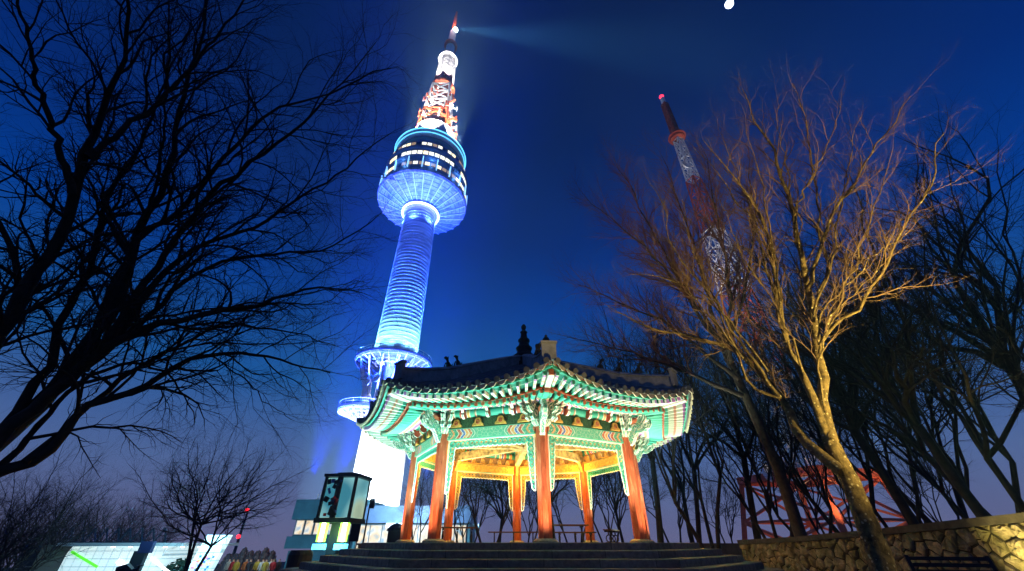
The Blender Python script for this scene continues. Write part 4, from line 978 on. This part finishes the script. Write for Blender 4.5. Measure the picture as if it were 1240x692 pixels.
for i in range(len(wl_pts) - 1):
    a, b = Vector(wl_pts[i]), Vector(wl_pts[i + 1]); a2, b2 = Vector((a.x, a.y, 0)), Vector((b.x, b.y, 0)); d = (b2 - a2); L = d.length; d.normalize(); n = Vector((d.y, -d.x, 0))
    if n.x > 0: n = -n
    n = -n if n.dot(Vector((-1, 0, 0))) < 0 else n
    q = [a2 - W0, b2 - W0]; th = .5
    A0, B0 = a2 - W0, b2 - W0
    for (p0, p1) in ((A0, B0),):
        vs_ = [p0 + Vector((0, 0, -.3)), p1 + Vector((0, 0, -.3)), p1 + Vector((0, 0, b.z - .02)), p0 + Vector((0, 0, a.z - .02))]
        vb = [v - n * th for v in vs_]; mb.add(vs_ + vb, [(0, 1, 2, 3), (4, 7, 6, 5), (0, 4, 5, 1), (1, 5, 6, 2), (2, 6, 7, 3), (3, 7, 4, 0)])
    cp.bar(A0 + Vector((0, 0, a.z + .05)) - n * .22, B0 + Vector((0, 0, b.z + .05)) - n * .22, .66, .15)
    # stones: irregular cells fitted together, each with a chipped, slightly domed face
    bx, bz = .40, .24; pts = []; hmax = max(a.z, b.z)
    for iz in range(int(hmax / bz) + 2):
        for ix in range(-1, int(L / bx) + 2): pts.append(((ix + .5 * (iz % 2) + rg_.uniform(-.36, .36)) * bx, (iz + rg_.uniform(-.36, .36)) * bz - .05))
    for (px_, pz_) in pts:
        x0, x1 = max(px_ - .6, 0), min(px_ + .6, L)
        if x1 - x0 < .05: continue
        poly = [(x0, -.05), (x1, -.05), (x1, a.z + (b.z - a.z) * x1 / L - .02), (x0, a.z + (b.z - a.z) * x0 / L - .02)]
        for (qx, qz) in pts:
            if (qx, qz) == (px_, pz_) or abs(qx - px_) > 1.2 or abs(qz - pz_) > .9: continue
            mx_, mz_ = (px_ + qx) / 2, (pz_ + qz) / 2; nx_, nz_ = qx - px_, qz - pz_; out = []
            for k in range(len(poly)):
                p, q = poly[k], poly[(k + 1) % len(poly)]; dp, dq = (p[0] - mx_) * nx_ + (p[1] - mz_) * nz_, (q[0] - mx_) * nx_ + (q[1] - mz_) * nz_
                if dp <= 0: out.append(p)
                if (dp < 0) != (dq < 0): t = dp / (dp - dq); out.append((p[0] + (q[0] - p[0]) * t, p[1] + (q[1] - p[1]) * t))
            poly = out
            if len(poly) < 3: break
        if len(poly) < 3: continue
        fine = []
        for k in range(len(poly)):
            p, q = poly[k], poly[(k + 1) % len(poly)]; m_n = max(1, int(math.hypot(q[0] - p[0], q[1] - p[1]) / .09))
            for t in range(m_n): fine.append((p[0] + (q[0] - p[0]) * t / m_n, p[1] + (q[1] - p[1]) * t / m_n))
        cx, cz = sum(p[0] for p in fine) / len(fine), sum(p[1] for p in fine) / len(fine); out_ = rg_.uniform(.02, .085); tx, tz = rg_.uniform(-.12, .12), rg_.uniform(-.15, .10)
        rings = []
        for sc_, dep, jt in ((.91, -.03, .004), (.86, out_ * .6, .012), (.70, out_, .018), (.38, out_ + .012, .018)):
            rings.append([A0 + d * (cx + (p[0] - cx) * sc_) + Vector((0, 0, cz + (p[1] - cz) * sc_)) + n * (dep + ((p[0] - cx) * tx + (p[1] - cz) * tz) * (dep > 0) + rg_.uniform(-jt, jt)) for p in fine])
        k = len(fine); vv = [p for r_ in rings for p in r_] + [A0 + d * cx + Vector((0, 0, cz)) + n * (out_ + .012)]
        stn.add(vv, [(r_ * k + q, r_ * k + (q + 1) % k, (r_ + 1) * k + (q + 1) % k, (r_ + 1) * k + q) for r_ in range(3) for q in range(k)] + [(3 * k + q, 3 * k + (q + 1) % k, 4 * k) for q in range(k)])
mb.build('wall_core', M_mortar, wall); cp.build('coping', M_cope, wall); stn.build('stone_face', M_stone, wall, False)
lamp('wall_uplight', 'SPOT', (8.9, 8.9, .10), 900, (1, .78, .24), (10.2, 8.8, 1.1), .08, 84, 1.0)
lamp('tree_uplight', 'SPOT', (6.3, 3.4, .25), 5600, (1, .72, .24), (4.2, 7.6, 9.0), .12, 84, .9)

lamp('trunk_lamp', 'SPOT', (6.9, 4.9, .3), 70, (1, .74, .22), (4.95, 6.7, 1.3), .1, 50, .9)
bp_ = at(1158, 690, 7.6)
bn = thing('metal_bench', 'dark slatted metal bench in front of the lit stone wall', 'bench', (bp_.x, bp_.y, gh(bp_.x, bp_.y)), R(-20)); zo = 1.2 - .026 * 7.6 - bn.location.z
m = MB()
for q in range(4): m.box((0, .05 + .025 * q, zo - .04 - .085 * (3 - q) + .03), (1.0, .03, .05))
m.build('backrest', M_iron, bn)
m = MB()
for q in range(5): m.box((0, -.40 + .09 * q, zo - .42), (1.0, .06, .03))
m.build('seat', M_iron, bn)
for x in (-.52, .52):
    m = MB(); m.bar((x, -.40, 0), (x, -.40, zo - .2), .05, .05, up=(0, 1, 0)); m.bar((x, -.02, 0), (x, .14, zo + .03), .05, .05, up=(0, 1, 0)); m.box((x, -.2, zo - .2), (.05, .46, .04)); m.box((x, -.2, zo - .44), (.045, .42, .04)); m.build('frame', M_iron, bn)

# ------------------------------------------------------------------ low parapet behind the pavilion
m = MB(); m.box((0, 0, .5), (26, .4, 1.3)); m.box((0, 0, 1.19), (26.2, .52, .09)); o = m.build('parapet_wall', mat('parapet_stone', (.11, .10, .11), .9, noise=.3, nscale=3)); o.location = (4.0, 27.5, gh(4, 27.5) - .05); tag(o, 'long low plain parapet wall behind the pavilion', 'wall')

# ------------------------------------------------------------------ glass lantern kiosk on glowing legs
LY = 23.0; lp = at(406, 660, LY); lz = gh(lp.x, LY)
lan = thing('glass_lantern', 'tall glass display box on neon green lit legs beside the steps', 'light sculpture', (lp.x, LY, 0), R(-6))
M_lframe = mat('lantern_frame', (.018, .026, .032), .45); zb, ztp = CZ + .041 * LY, CZ + .128 * LY; hx = .80
def glassmat(name, c, e, sc_=.9): 
    m, nt, b = pmat(name, .25); tc, (x, y, z) = objxyz(nt); n = nt.nodes.new('ShaderNodeTexNoise'); n.inputs['Scale'].default_value = sc_; n.inputs['Detail'].default_value = 1; nt.links.new(tc.outputs['Object'], n.inputs['Vector'])
    cc = cramp(nt, n.outputs['Fac'], c, False); nt.links.new(cc, b.inputs['Emission Color']); b.inputs['Emission Strength'].default_value = e; b.inputs['Base Color'].default_value = (.05, .08, .09, 1); return m
M_lglass = glassmat('lantern_lit_glass', [(.34, (.06, .34, .46)), (.46, (.36, .80, .82)), (.56, (.60, .78, .55)), (.68, (.30, .42, .30))], .6, .42)
m = MB(); m.box((0, 0, ztp), (2 * hx + .24, 2 * hx + .24, .14)); m.box((0, 0, ztp + .12), (.9, .9, .12)); m.box((0, 0, zb), (2 * hx + .24, 2 * hx + .24, .20))
for x in (-hx, hx):
    for y in (-hx, hx): m.box((x, y, (zb + ztp) / 2), (.13, .13, ztp - zb - .15))
for y in (-hx, hx): m.box((-.05, y, (zb + ztp) / 2), (.26, .10, ztp - zb - .15))
m.build('frame', M_lframe, lan)
for (cx, cy, dx, dy) in ((-.45, -hx, .50, .04), (.42, -hx, .60, .04), (hx, 0, .04, 1.44), (-hx, 0, .04, 1.44), (0, hx, 1.44, .04)):
    m = MB(); m.box((cx, cy, (zb + ztp) / 2), (dx, dy, ztp - zb - .24)); m.build('glass_pane', M_lglass, lan)
rg_ = random.Random(2); exm = [M_lframe, mat('exhibit_red', (.4, .03, .03), .6), mat('exhibit_blue', (.05, .12, .35), .6)]
for i in range(26): m = MB(); m.box((-.40 + rg_.uniform(-.2, .45), -hx - .05, zb + .2 + rg_.random() * (ztp - zb - .4)), (.10 + rg_.random() * .12, .05, .10 + rg_.random() * .18), 0, Matrix.Rotation(rg_.uniform(-.5, .5), 3, 'Y')); m.build('exhibit', rg_.choice([exm[0]] * 3 + exm), lan)
m = MB(); m.box((-.04, 0, (zb + lz) / 2), (.5, .5, zb - lz)); m.build('post', M_lframe, lan)
M_neon = mat('neon_green', (.7, 1, .2), .4, (.38, 1.0, .04), 2.0); M_cyan = mat('cyan_base_light', (.3, .8, 1), .4, (.10, .62, 1.0), 2.6)
M_neonw = mat('neon_white', (1, 1, .9), .4, (.95, 1.0, .80), 5.0)
for x in (-.58, .52):
    m = MB(); m.box((x, -.42, (zb + CZ - .02) / 2 + .02), (.22, .06, zb - CZ - .1), 1)
    for sx in (-.17, .17): m.box((x + sx, -.43, (zb + CZ - .02) / 2 + .02), (.11, .09, zb - CZ - .1), 0)
    m.build('light_tube', [M_neon, M_neonw], lan)
    m = MB(); m.box((x, -.45, CZ - .14), (.62, .2, .24)); m.build('base_light', M_cyan, lan)
lamp('lantern_green', 'POINT', tuple(Vector((lp.x, LY - .9, CZ + .5))), 60, (.55, 1, .25), None, .3)
lamp('lantern_cyan', 'POINT', tuple(Vector((lp.x + .2, LY - 1.1, CZ - .1))), 60, (.1, .6, 1), None, .3)
p = at(364, 680, 19); m = MB(); m.lathe([(.42, -.1), (.46, 1.0), (.40, 1.15), (.34, 1.15)], 20); o = m.build('planter', mat('planter_black', (.012, .014, .02), .6)); o.location = (p.x - .05, 19, gh(p.x, 19) - .2); o.scale = (1, 1, 1.0); tag(o, 'black round block standing left of the bottom steps', 'planter')

# ------------------------------------------------------------------ buildings at the tower foot
BY = 64.0
bx0, bx1 = at(350, 640, BY).x, at(440, 640, BY).x
M_tealclad = mat('teal_cladding', (.07, .25, .32), .5, noise=.25, nscale=.6); M_pale = mat('pale_frame', (.6, .6, .58), .5)
M_shop = glassmat('shop_window_light', [(.28, (.25, .40, .50)), (.42, (1.0, .72, .40)), (.55, (1.0, .92, .75)), (.68, (.40, .55, .70))], 1.0)
bd = thing('visitor_building', 'teal clad visitor building with a lit window band and roof antennas', 'building', (bx0, BY, 0))
W = bx1 - bx0; zA, zB, zC, zD = -3.2, CZ + .35, CZ + 2.1, CZ + 4.9
m = MB(); m.box((W / 2, 6, (zA + zB) / 2 - .6), (W - 1, 11, zB - zA - 1.2)); m.box((W / 2, 6, zB - .25), (W, 12, 1.4)); m.box((W / 2, 6, (zC + zD) / 2 + .55), (W, 12, zD - zC - .3)); m.box((W / 2, 6.4, (zB + zC) / 2 + .6), (W - .6, 11, zC - zB + .4)); m.build('wall', M_tealclad, bd)
nw = 7
for i in range(nw):
    x = .5 + (W - 1) * (i + .5) / nw; f = MB(); f.box((x, .55, (zB + zC) / 2 + .65), ((W - 1) / nw * .9, .08, 1.75)); wn_ = f.build('window', M_pale, bd); g = MB(); g.box((x, .49, (zB + zC) / 2 + .65), ((W - 1) / nw * .72, .05, 1.6)); g.build('pane', M_shop, wn_)
m = MB()
for x in (1.2, 1.6, 2.3, 3.1, 3.3): m.box((x, 4, zD + .9), (.12, .12, 1.5 + .4 * math.sin(x * 9)))
m.box((1.5, 4, zD + .6), (.7, .3, .5)); m.build('roof_antenna', M_pale, bd)
HYY = 58.0; hx0, hx1 = at(425, 640, HYY).x, at(570, 640, HYY).x
hl = thing('lit_hall', 'low hall with a flat blue fascia and bright shop fronts at the tower foot', 'building', (hx0, HYY, 0)); W = hx1 - hx0
m = MB(); m.box((W / 2, 5, CZ + 3.1), (W, 11, 1.9)); m.build('fascia', mat('hall_fascia', (.10, .20, .36), .5, noise=.4, nscale=.25), hl)
m = MB(); m.box((W / 2, 5.6, CZ - 1.1), (W - .4, 9, 6.4)); m.build('wall', M_tealclad, hl)
for i in range(9):
    x = .6 + (W - 1.2) * (i + .5) / 9; f = MB(); f.box((x, .95, CZ + .55), ((W - 1.2) / 9 * .94, .1, 2.9)); wn_ = f.build('window', M_pale, hl); g = MB(); g.box((x, .87, CZ + .55), ((W - 1.2) / 9 * .86, .06, 2.7)); g.build('pane', M_shop, wn_)
m = MB(); m.box((W * .37, -.05, CZ + 2.0), (2.4, .1, .7)); m.build('shop_sign', mat('hall_sign_light', (.8, .9, 1), .4, (.65, .85, 1), 3.0), hl)
lamp('hall_light', 'AREA', (hx0 + W / 2, HYY - 6, CZ + 4), 2500, (.7, .85, 1), (hx0 + W / 2, HYY, CZ + 2), 6)
# posts in front of the hall
M_blk = mat('black_post', (.012, .012, .014), .5)
p = at(440, 655, 36); lp_ = thing('lamp_post', 'thin dark post with a hanging box lamp in front of the hall', 'street lamp', (p.x, 36, gh(p.x, 36)))
m = MB(); m.tube([(0, 0, -.1), (0, 0, 6.3)], [.08, .05], 8); m.build('post', M_blk, lp_); m = MB(); m.box((.22, 0, 4.9), (.3, .25, .7)); m.bar((0, 0, 5.3), (.3, 0, 5.3), .05, .05); m.build('lamp_head', M_blk, lp_)
p = at(428, 655, 40); sg = thing('sign_board', 'small dark notice board on legs in front of the bright hall', 'sign', (p.x, 40, gh(p.x, 40))); m = MB(); m.box((0, 0, 3.9), (.8, .1, 1.5)); m.build('board', M_blk, sg); m = MB(); m.box((-.3, 0, 1.6), (.07, .07, 3.3)); m.box((.3, 0, 1.6), (.07, .07, 3.3)); m.build('post', M_blk, sg)
p = at(478, 655, 40); kb = thing('ticket_booth', 'small dark booth with a domed roof in front of the hall', 'booth', (p.x, 40, gh(p.x, 40))); m = MB(); m.box((0, 0, 1.9), (1.5, 1.3, 4.2)); m.build('wall', M_blk, kb); m = MB(); m.lathe([(1.1, 4.02), (1.0, 4.25), (.6, 4.55), (.0, 4.7)], 16); m.build('roof', M_blk, kb); kb.scale = (.75, .75, .9)

# ------------------------------------------------------------------ slanted white pavilion wall with truss, leaning lit wall
def tilemat(name, e, c0, c1, bw, bh):
    m, nt, b = pmat(name, .4); tc = nt.nodes.new('ShaderNodeTexCoord'); bt = nt.nodes.new('ShaderNodeTexBrick'); bt.inputs['Scale'].default_value = 1; bt.inputs['Brick Width'].default_value = bw; bt.inputs['Row Height'].default_value = bh; bt.inputs['Mortar Size'].default_value = .03; bt.offset = 0
    bt.inputs['Color1'].default_value = (*c0, 1); bt.inputs['Color2'].default_value = (*c1, 1); bt.inputs['Mortar'].default_value = (c0[0] * .5, c0[1] * .55, c0[2] * .6, 1)
    mp = nt.nodes.new('ShaderNodeMapping'); mp.inputs['Rotation'].default_value = (PI / 2, 0, 0)
    nt.links.new(tc.outputs['Object'], mp.inputs[0]); nt.links.new(mp.outputs[0], bt.inputs['Vector'])
    nt.links.new(bt.outputs['Color'], b.inputs['Base Color'])
    if e: nt.links.new(bt.outputs['Color'], b.inputs['Emission Color']); b.inputs['Emission Strength'].default_value = e
    return m
VY = 44.0; vx0, vx1 = at(88, 662, VY).x, at(204, 662, VY).x
ex = thing('exhibition_hall', 'low hall with a bright slanted white tile wall, light strips and a zigzag roof truss', 'building', (vx0, VY, 0)); W = vx1 - vx0; zr = CZ - .0057 * VY
M_vtile = tilemat('glowing_tile_wall', .9, (.62, .86, .92), (.72, .92, .95), .8, .6)
m = MB(); m.add([(0, 0, zr), (W, 0, zr), (W - 2.0, 0, -5), (-2.0, 0, -5), (0, 7, zr), (W, 7, zr), (W - 2.0, 7, -5), (-2.0, 7, -5)], [(0, 1, 2, 3), (4, 7, 6, 5), (0, 3, 7, 4), (1, 5, 6, 2), (0, 4, 5, 1), (2, 6, 7, 3)]); m.build('wall', M_vtile, ex)
m = MB(); m.box((W / 2 + 1.2, 2.6, zr + .16), (W + 2.6, 8.5, .26)); m.build('roof_slab', mat('roof_slab_pale', (.55, .60, .62), .6), ex)
m = MB(); m.box((-1.0, .4, zr - .9), (1.6, 6, 2.0)); m.build('side_block', M_lframe, ex)
tm = MB(); n = 9
for i in range(n):
    a, b = -.5 + (W + .8) * i / n, -.5 + (W + .8) * (i + 1) / n; mid = (a + b) / 2
    for y in (-1.0,): tm.bar((a, y, zr + .3), (mid, y, zr + 1.45), .09, .09); tm.bar((mid, y, zr + 1.45), (b, y, zr + .3), .09, .09)
for y in (-1.0,): tm.bar((-.5, y, zr + .34), (W + .3, y, zr + .34), .08, .08)
tm.build('truss', mat('truss_blue_steel', (.010, .028, .05), .6), ex)
M_green = mat('green_strip_light', (.3, 1, .1), .4, (.12, 1.0, .03), .9); M_strip = mat('white_strip_light', (1, 1, 1), .4, (1, 1, .95), 2.0); M_spot = mat('downlight', (1, .9, .7), .4, (1, .85, .6), 6)
def strip_(x0, z0, x1, z1, mm, wd=.24): m = MB(); m.bar((x0, -.06, z0), (x1, -.06, z1), .1, wd); m.build('light_strip', mm, ex)
strip_(.2, zr - .4, 3.3, zr - 1.55, M_green, .18); strip_(4.9, zr - 1.1, 7.6, zr - 2.4, M_strip, .34); strip_(7.9, zr - .9, 9.2, zr - 1.5, M_strip, .2); strip_(9.3, zr - 1.6, 10.8, zr - 2.3, M_strip, .2)
for i in range(6): m = MB(); m.lathe([(.14, 0), (.14, .08)], 10, (4.6 + 1.6 * i, -.9, zr - .08)); m.build('downlight', M_spot, ex)
p = at(170, 672, 36); sb_ = thing('info_pillar', 'dark slanted information screen in front of the white tile wall', 'sign', (p.x, 36, gh(p.x, 36))); zz = CZ - .0165 * 36 - sb_.location.z
m = MB(); m.box((0, 0, zz - 1.0), (.95, .3, 2.2)); m.build('pillar', M_lframe, sb_); m = MB(); m.box((.25, 0, zz + .35), (.95, .32, .75)); m.build('screen_head', mat('screen_blue', (.008, .014, .045), .3, (.02, .06, .22), .12), sb_)
p = at(152, 688, 34); ht = thing('parked_scooter', 'dark rounded scooter shape in front of the white tile wall', 'scooter', (p.x, 34, gh(p.x, 34))); zz = CZ - .043 * 34 - ht.location.z
m = MB(); m.tube([(-.7, 0, zz - .9), (-.35, 0, zz - .1), (.1, 0, zz), (.6, 0, zz - .25), (.9, 0, zz - .1)], [.2, .3, .3, .24, .12], 8); m.tube([(.8, 0, zz - .9), (.95, 0, zz + .15)], .07, 6); m.tube([(.95, -.35, zz + .15), (.95, .35, zz + .15)], .04, 6); m.build('body', M_blk, ht)
for x in (-.7, .85): m = MB(); m.ring((x, 0, .25), .25, .08, (0, 1, 0), 14, 6); m.build('wheel', M_blk, ht)
QY = 40.0; q0, q1 = at(251, 648, QY), at(278, 648, QY)
pw_ = thing('leaning_light_wall', 'leaning translucent wall glowing white with coloured tiles, behind the round crowned tree', 'light wall', (q0.x, QY, 0)); W = q1.x - q0.x; zq = q0.z
M_lw = tilemat('glowing_glass_grid', 1.0, (.55, .90, .95), (.75, .95, 1.0), .55, .55)
m = MB(); m.add([(0, 0, zq), (W, 0, zq), (W - 1.5, 0, -4.2), (-1.5, 0, -4.2), (0, .5, zq), (W, .5, zq), (W - 1.5, .5, -4.2), (-1.5, .5, -4.2)], [(0, 1, 2, 3), (4, 7, 6, 5), (0, 3, 7, 4), (1, 5, 6, 2), (0, 4, 5, 1), (2, 6, 7, 3)]); m.build('panel', M_lw, pw_)
rg_ = random.Random(5); m = MB()
for i in range(34):
    z = zq - 1.5 - rg_.random() * 1.8; x = rg_.random() * (W - .4) - (zq - z) * .28; m.box((x + .2, -.02, z), (.16 + .1 * rg_.random(), .03, .16), rg_.randrange(3))
m.build('colour_tile', [mat('tile_pink', (.8, .3, .4), .5, (.8, .25, .4), .5), mat('tile_blue', (.1, .2, .8), .5, (.1, .25, .9), .6), mat('tile_yellow', (.9, .8, .3), .5, (.9, .8, .3), .5)], pw_)
# hedge between the two
def shrub(u, v, Y, wd, h, label):
    p = at(u, v, Y); o = thing('round_shrub', label, 'shrub', (p.x, Y, gh(p.x, Y))); rg = np.random.default_rng(int(u)); m = MB()
    for i in range(700):
        d = unit(rg.normal(0, 1, 3)) * rg.random() ** .4; c = Vector((d[0] * wd / 2, d[1] * wd / 2, h / 2 + d[2] * h / 2)); t = Vector(rg.normal(0, .14, 3)); q = Vector(rg.normal(0, .14, 3)); m.quad(c - t, c + q, c + t, c - q)
    m.build('foliage', mat('shrub_leaf', (.02, .07, .05), .8), o); s_ = MB(); s_.tube([(0, 0, -.1), (0, 0, h * .6)], .08, 6); s_.build('stem', M_bark_dark, o)
shrub(225, 670, 46, 3.2, 3.6, 'dark clipped shrub between the white tile wall and the leaning lit wall')
# cone trees hung with locks, visitors in front
CY = 46.0
lc = MB(); lc.lathe([(.85, 0), (.86, .8), (.74, 1.8), (.52, 2.6), (.22, 3.2), (0, 3.4)], 14)
rg_ = random.Random(9)
for i in range(170):
    t = rg_.random(); z = .1 + 3.1 * t; r = float(np.interp(z, [0, .8, 1.8, 2.6, 3.2], [.85, .86, .74, .52, .22])); a = rg_.random() * 6.28; lc.box((r * math.cos(a), r * math.sin(a), z), (.14, .14, .18), 1 if rg_.random() < .25 else 0, Matrix.Rotation(a, 3, 'Z'))
lc_me = lc.mesh('cone_body', [mat('lock_dark', (.030, .024, .034), .5), mat('lock_coloured', (.10, .05, .06), .5)]); ft = MB(); ft.lathe([(.5, -.35), (.5, .02)], 12); ft_me = ft.mesh('foot', M_blk)
names = ['leftmost lock covered cone tree, beside the leaning lit wall', 'second lock covered cone tree from the leaning lit wall', 'third lock covered cone tree from the leaning lit wall', 'middle lock covered cone tree of the row of seven', 'third lock covered cone tree from the right end of the row', 'next to last lock covered cone tree at the right end of the row', 'rightmost lock covered cone tree, nearest the teal building']
for i in range(7):
    u = 275 + i * 8.7; p = at(u, 680, CY); top = CZ - .0115 * CY + (.25 if i in (2, 5) else 0) - (.25 if i in (0, 1) else 0); o = thing('lock_tree', names[i], 'lock tree', (p.x, CY, top - 3.4), i * .9, 'lock covered cone trees'); put('cone_body', lc_me, o); put('foot', ft_me, o)
    o.location.z = -1.6; o.scale = (.72, .72, (top + 1.6) / 3.4)
terr = MB(); terr.box((0, 0, 0), (22, 6, .3)); tz = -1.85
o = terr.build('plaza_terrace', mat('terrace_paving', (.12, .12, .13), .9, noise=.3, nscale=2)); o.location = (at(300, 680, CY).x, CY - 1.0, tz); struct(o)
def person_mesh(seed, coat, legs, hair):
    rg = random.Random(seed); me = bpy.data.meshes.new('person'); a = .08 * rg.choice([-1, 1]); s = .19 + .02 * rg.random()
    V = [(0, 0, .92), (0, 0, 1.15), (0, .0, 1.38), (0, 0, 1.50), (0, -.02, 1.62), (0, -.02, 1.72), (-s, 0, 1.40), (-s - .06, .02, 1.14), (-s - .04, -.08, .90), (s, 0, 1.40), (s + .06, .02, 1.14), (s + .04, -.10, .92),
         (-.10, 0, .88), (-.11, -.03 + a, .48), (-.11, a, .06), (-.11, a - .14, .03), (.10, 0, .88), (.11, -.03 - a, .48), (.11, -a, .06), (.11, -a - .14, .03)]
    E = [(0, 1), (1, 2), (2, 3), (3, 4), (4, 5), (2, 6), (6, 7), (7, 8), (2, 9), (9, 10), (10, 11), (0, 12), (12, 13), (13, 14), (14, 15), (0, 16), (16, 17), (17, 18), (18, 19)]
    rd = [.16, .16, .15, .065, .09, .07, .075, .06, .04, .075, .06, .04, .10, .075, .055, .045, .10, .075, .055, .045]
    me.from_pydata(V, E, []); o = bpy.data.objects.new('tmp', me); col.objects.link(o); md = o.modifiers.new('s', 'SKIN'); o.modifiers.new('u', 'SUBSURF').levels = 1
    for i, v in enumerate(me.skin_vertices[0].data): v.radius = (rd[i], rd[i] * (.75 if i < 3 else 1)); v.use_root = i == 0
    dg = bpy.context.evaluated_depsgraph_get(); dg.update(); r = bpy.data.meshes.new_from_object(o.evaluated_get(dg)); bpy.data.objects.remove(o)
    skin = mat('skin', (.45, .28, .2), .6); r.materials.clear()
    for x in (coat, legs, skin, hair): r.materials.append(x)
    for pl in r.polygons:
        z = pl.center.z; pl.material_index = 1 if z < .86 and abs(pl.center.x) < .2 else (3 if z > 1.66 or (z > 1.58 and pl.center.y > .0) else 2 if z > 1.50 else 0); pl.use_smooth = True
    return r
hairm = mat('hair_black', (.012, .01, .01), .6); jeans = mat('dark_trousers', (.02, .025, .045), .8)
coats = {'yellow': (.55, .42, .06), 'red': (.50, .03, .04), 'orange': (.55, .18, .05), 'white': (.65, .65, .65), 'pale': (.45, .42, .38), 'dark': (.03, .03, .04)}
pmesh = {k: person_mesh(i, mat('coat_' + k, tuple(q * .55 for q in c), .8), jeans, hairm) for i, (k, c) in enumerate(coats.items())}
for (u, k, dy, lab) in [(276, 'pale', 0, 'person in a pale coat at the left end of the cone trees'), (281, 'red', .5, 'person in a red coat by the left cone trees'), (286, 'yellow', .8, 'person in a yellow coat right of the red coat'),
                        (297, 'orange', .2, 'person in an orange coat amid the cone trees'), (302, 'dark', .9, 'person in dark clothes amid the cone trees'), (311, 'yellow', .1, 'person in a yellow coat right of the middle cone tree'), (317, 'white', .6, 'person in a white coat toward the right cone trees'),
                        (321, 'yellow', 1.2, 'person in a yellow coat beside the white coat'), (327, 'white', .2, 'person in a white coat beside a red coat at the right cone trees'), (330, 'red', .8, 'person in a red coat at the right end of the cone trees'), (337, 'dark', .3, 'person in dark clothes standing apart at the right end')]:
    Y = CY - 2.2 - dy; p = at(u, 686, Y); o = put('person', pmesh[k], None, (p.x, Y, tz + .15), .3 * math.sin(u)); tag(o, lab, 'person', 'visitors by the cone trees')
lamp('plaza_light', 'AREA', (at(300, 680, 40).x, 41, 3.5), 170, (1, .85, .65), (at(300, 680, CY).x, CY, -1.5), 4)
lamp('plaza_cool_light', 'AREA', (at(200, 680, 36).x, 36, 4.0), 1200, (.35, .80, 1.0), (at(200, 680, 44).x, 44, -1), 4)
# far pole with two red lights
p = at(290, 650, 130); fp = thing('warning_light_pole', 'far thin pole with two red warning lights behind the round crowned tree', 'light pole', (p.x, 130, gh(p.x, 130)))
z1_, z2_ = at(288, 650, 130).z - fp.location.z, at(297, 618, 130).z - fp.location.z
m = MB(); m.tube([(0, 0, -1), (0, 0, z2_)], [.5, .25], 8); m.build('post', M_blk, fp)
M_redl = mat('warning_red', (.9, .05, .05), .4, (1, .02, .035), 4)
for z in (z1_, z2_): m = MB(); m.lathe([(.1, z - .5), (.5, z - .25), (.5, z + .25), (.1, z + .5)], 12, (0, -.5, 0)); m.build('warning_light', M_redl, fp)

# ------------------------------------------------------------------ night air that carries the glow of the floodlights
hm_ = bpy.data.materials.new('night_haze'); hm_.use_nodes = True; nt = hm_.node_tree; nt.nodes.clear()
ho = nt.nodes.new('ShaderNodeOutputMaterial'); pv = nt.nodes.new('ShaderNodeVolumePrincipled'); pv.inputs['Color'].default_value = (.30, .66, 1, 1); pv.inputs['Density'].default_value = .0008; pv.inputs['Anisotropy'].default_value = .0
nt.links.new(pv.outputs[0], ho.inputs['Volume'])
m = MB(); m.box((0, 40, 120), (520, 420, 290)); hz_ = m.build('haze', hm_); stuff(hz_)
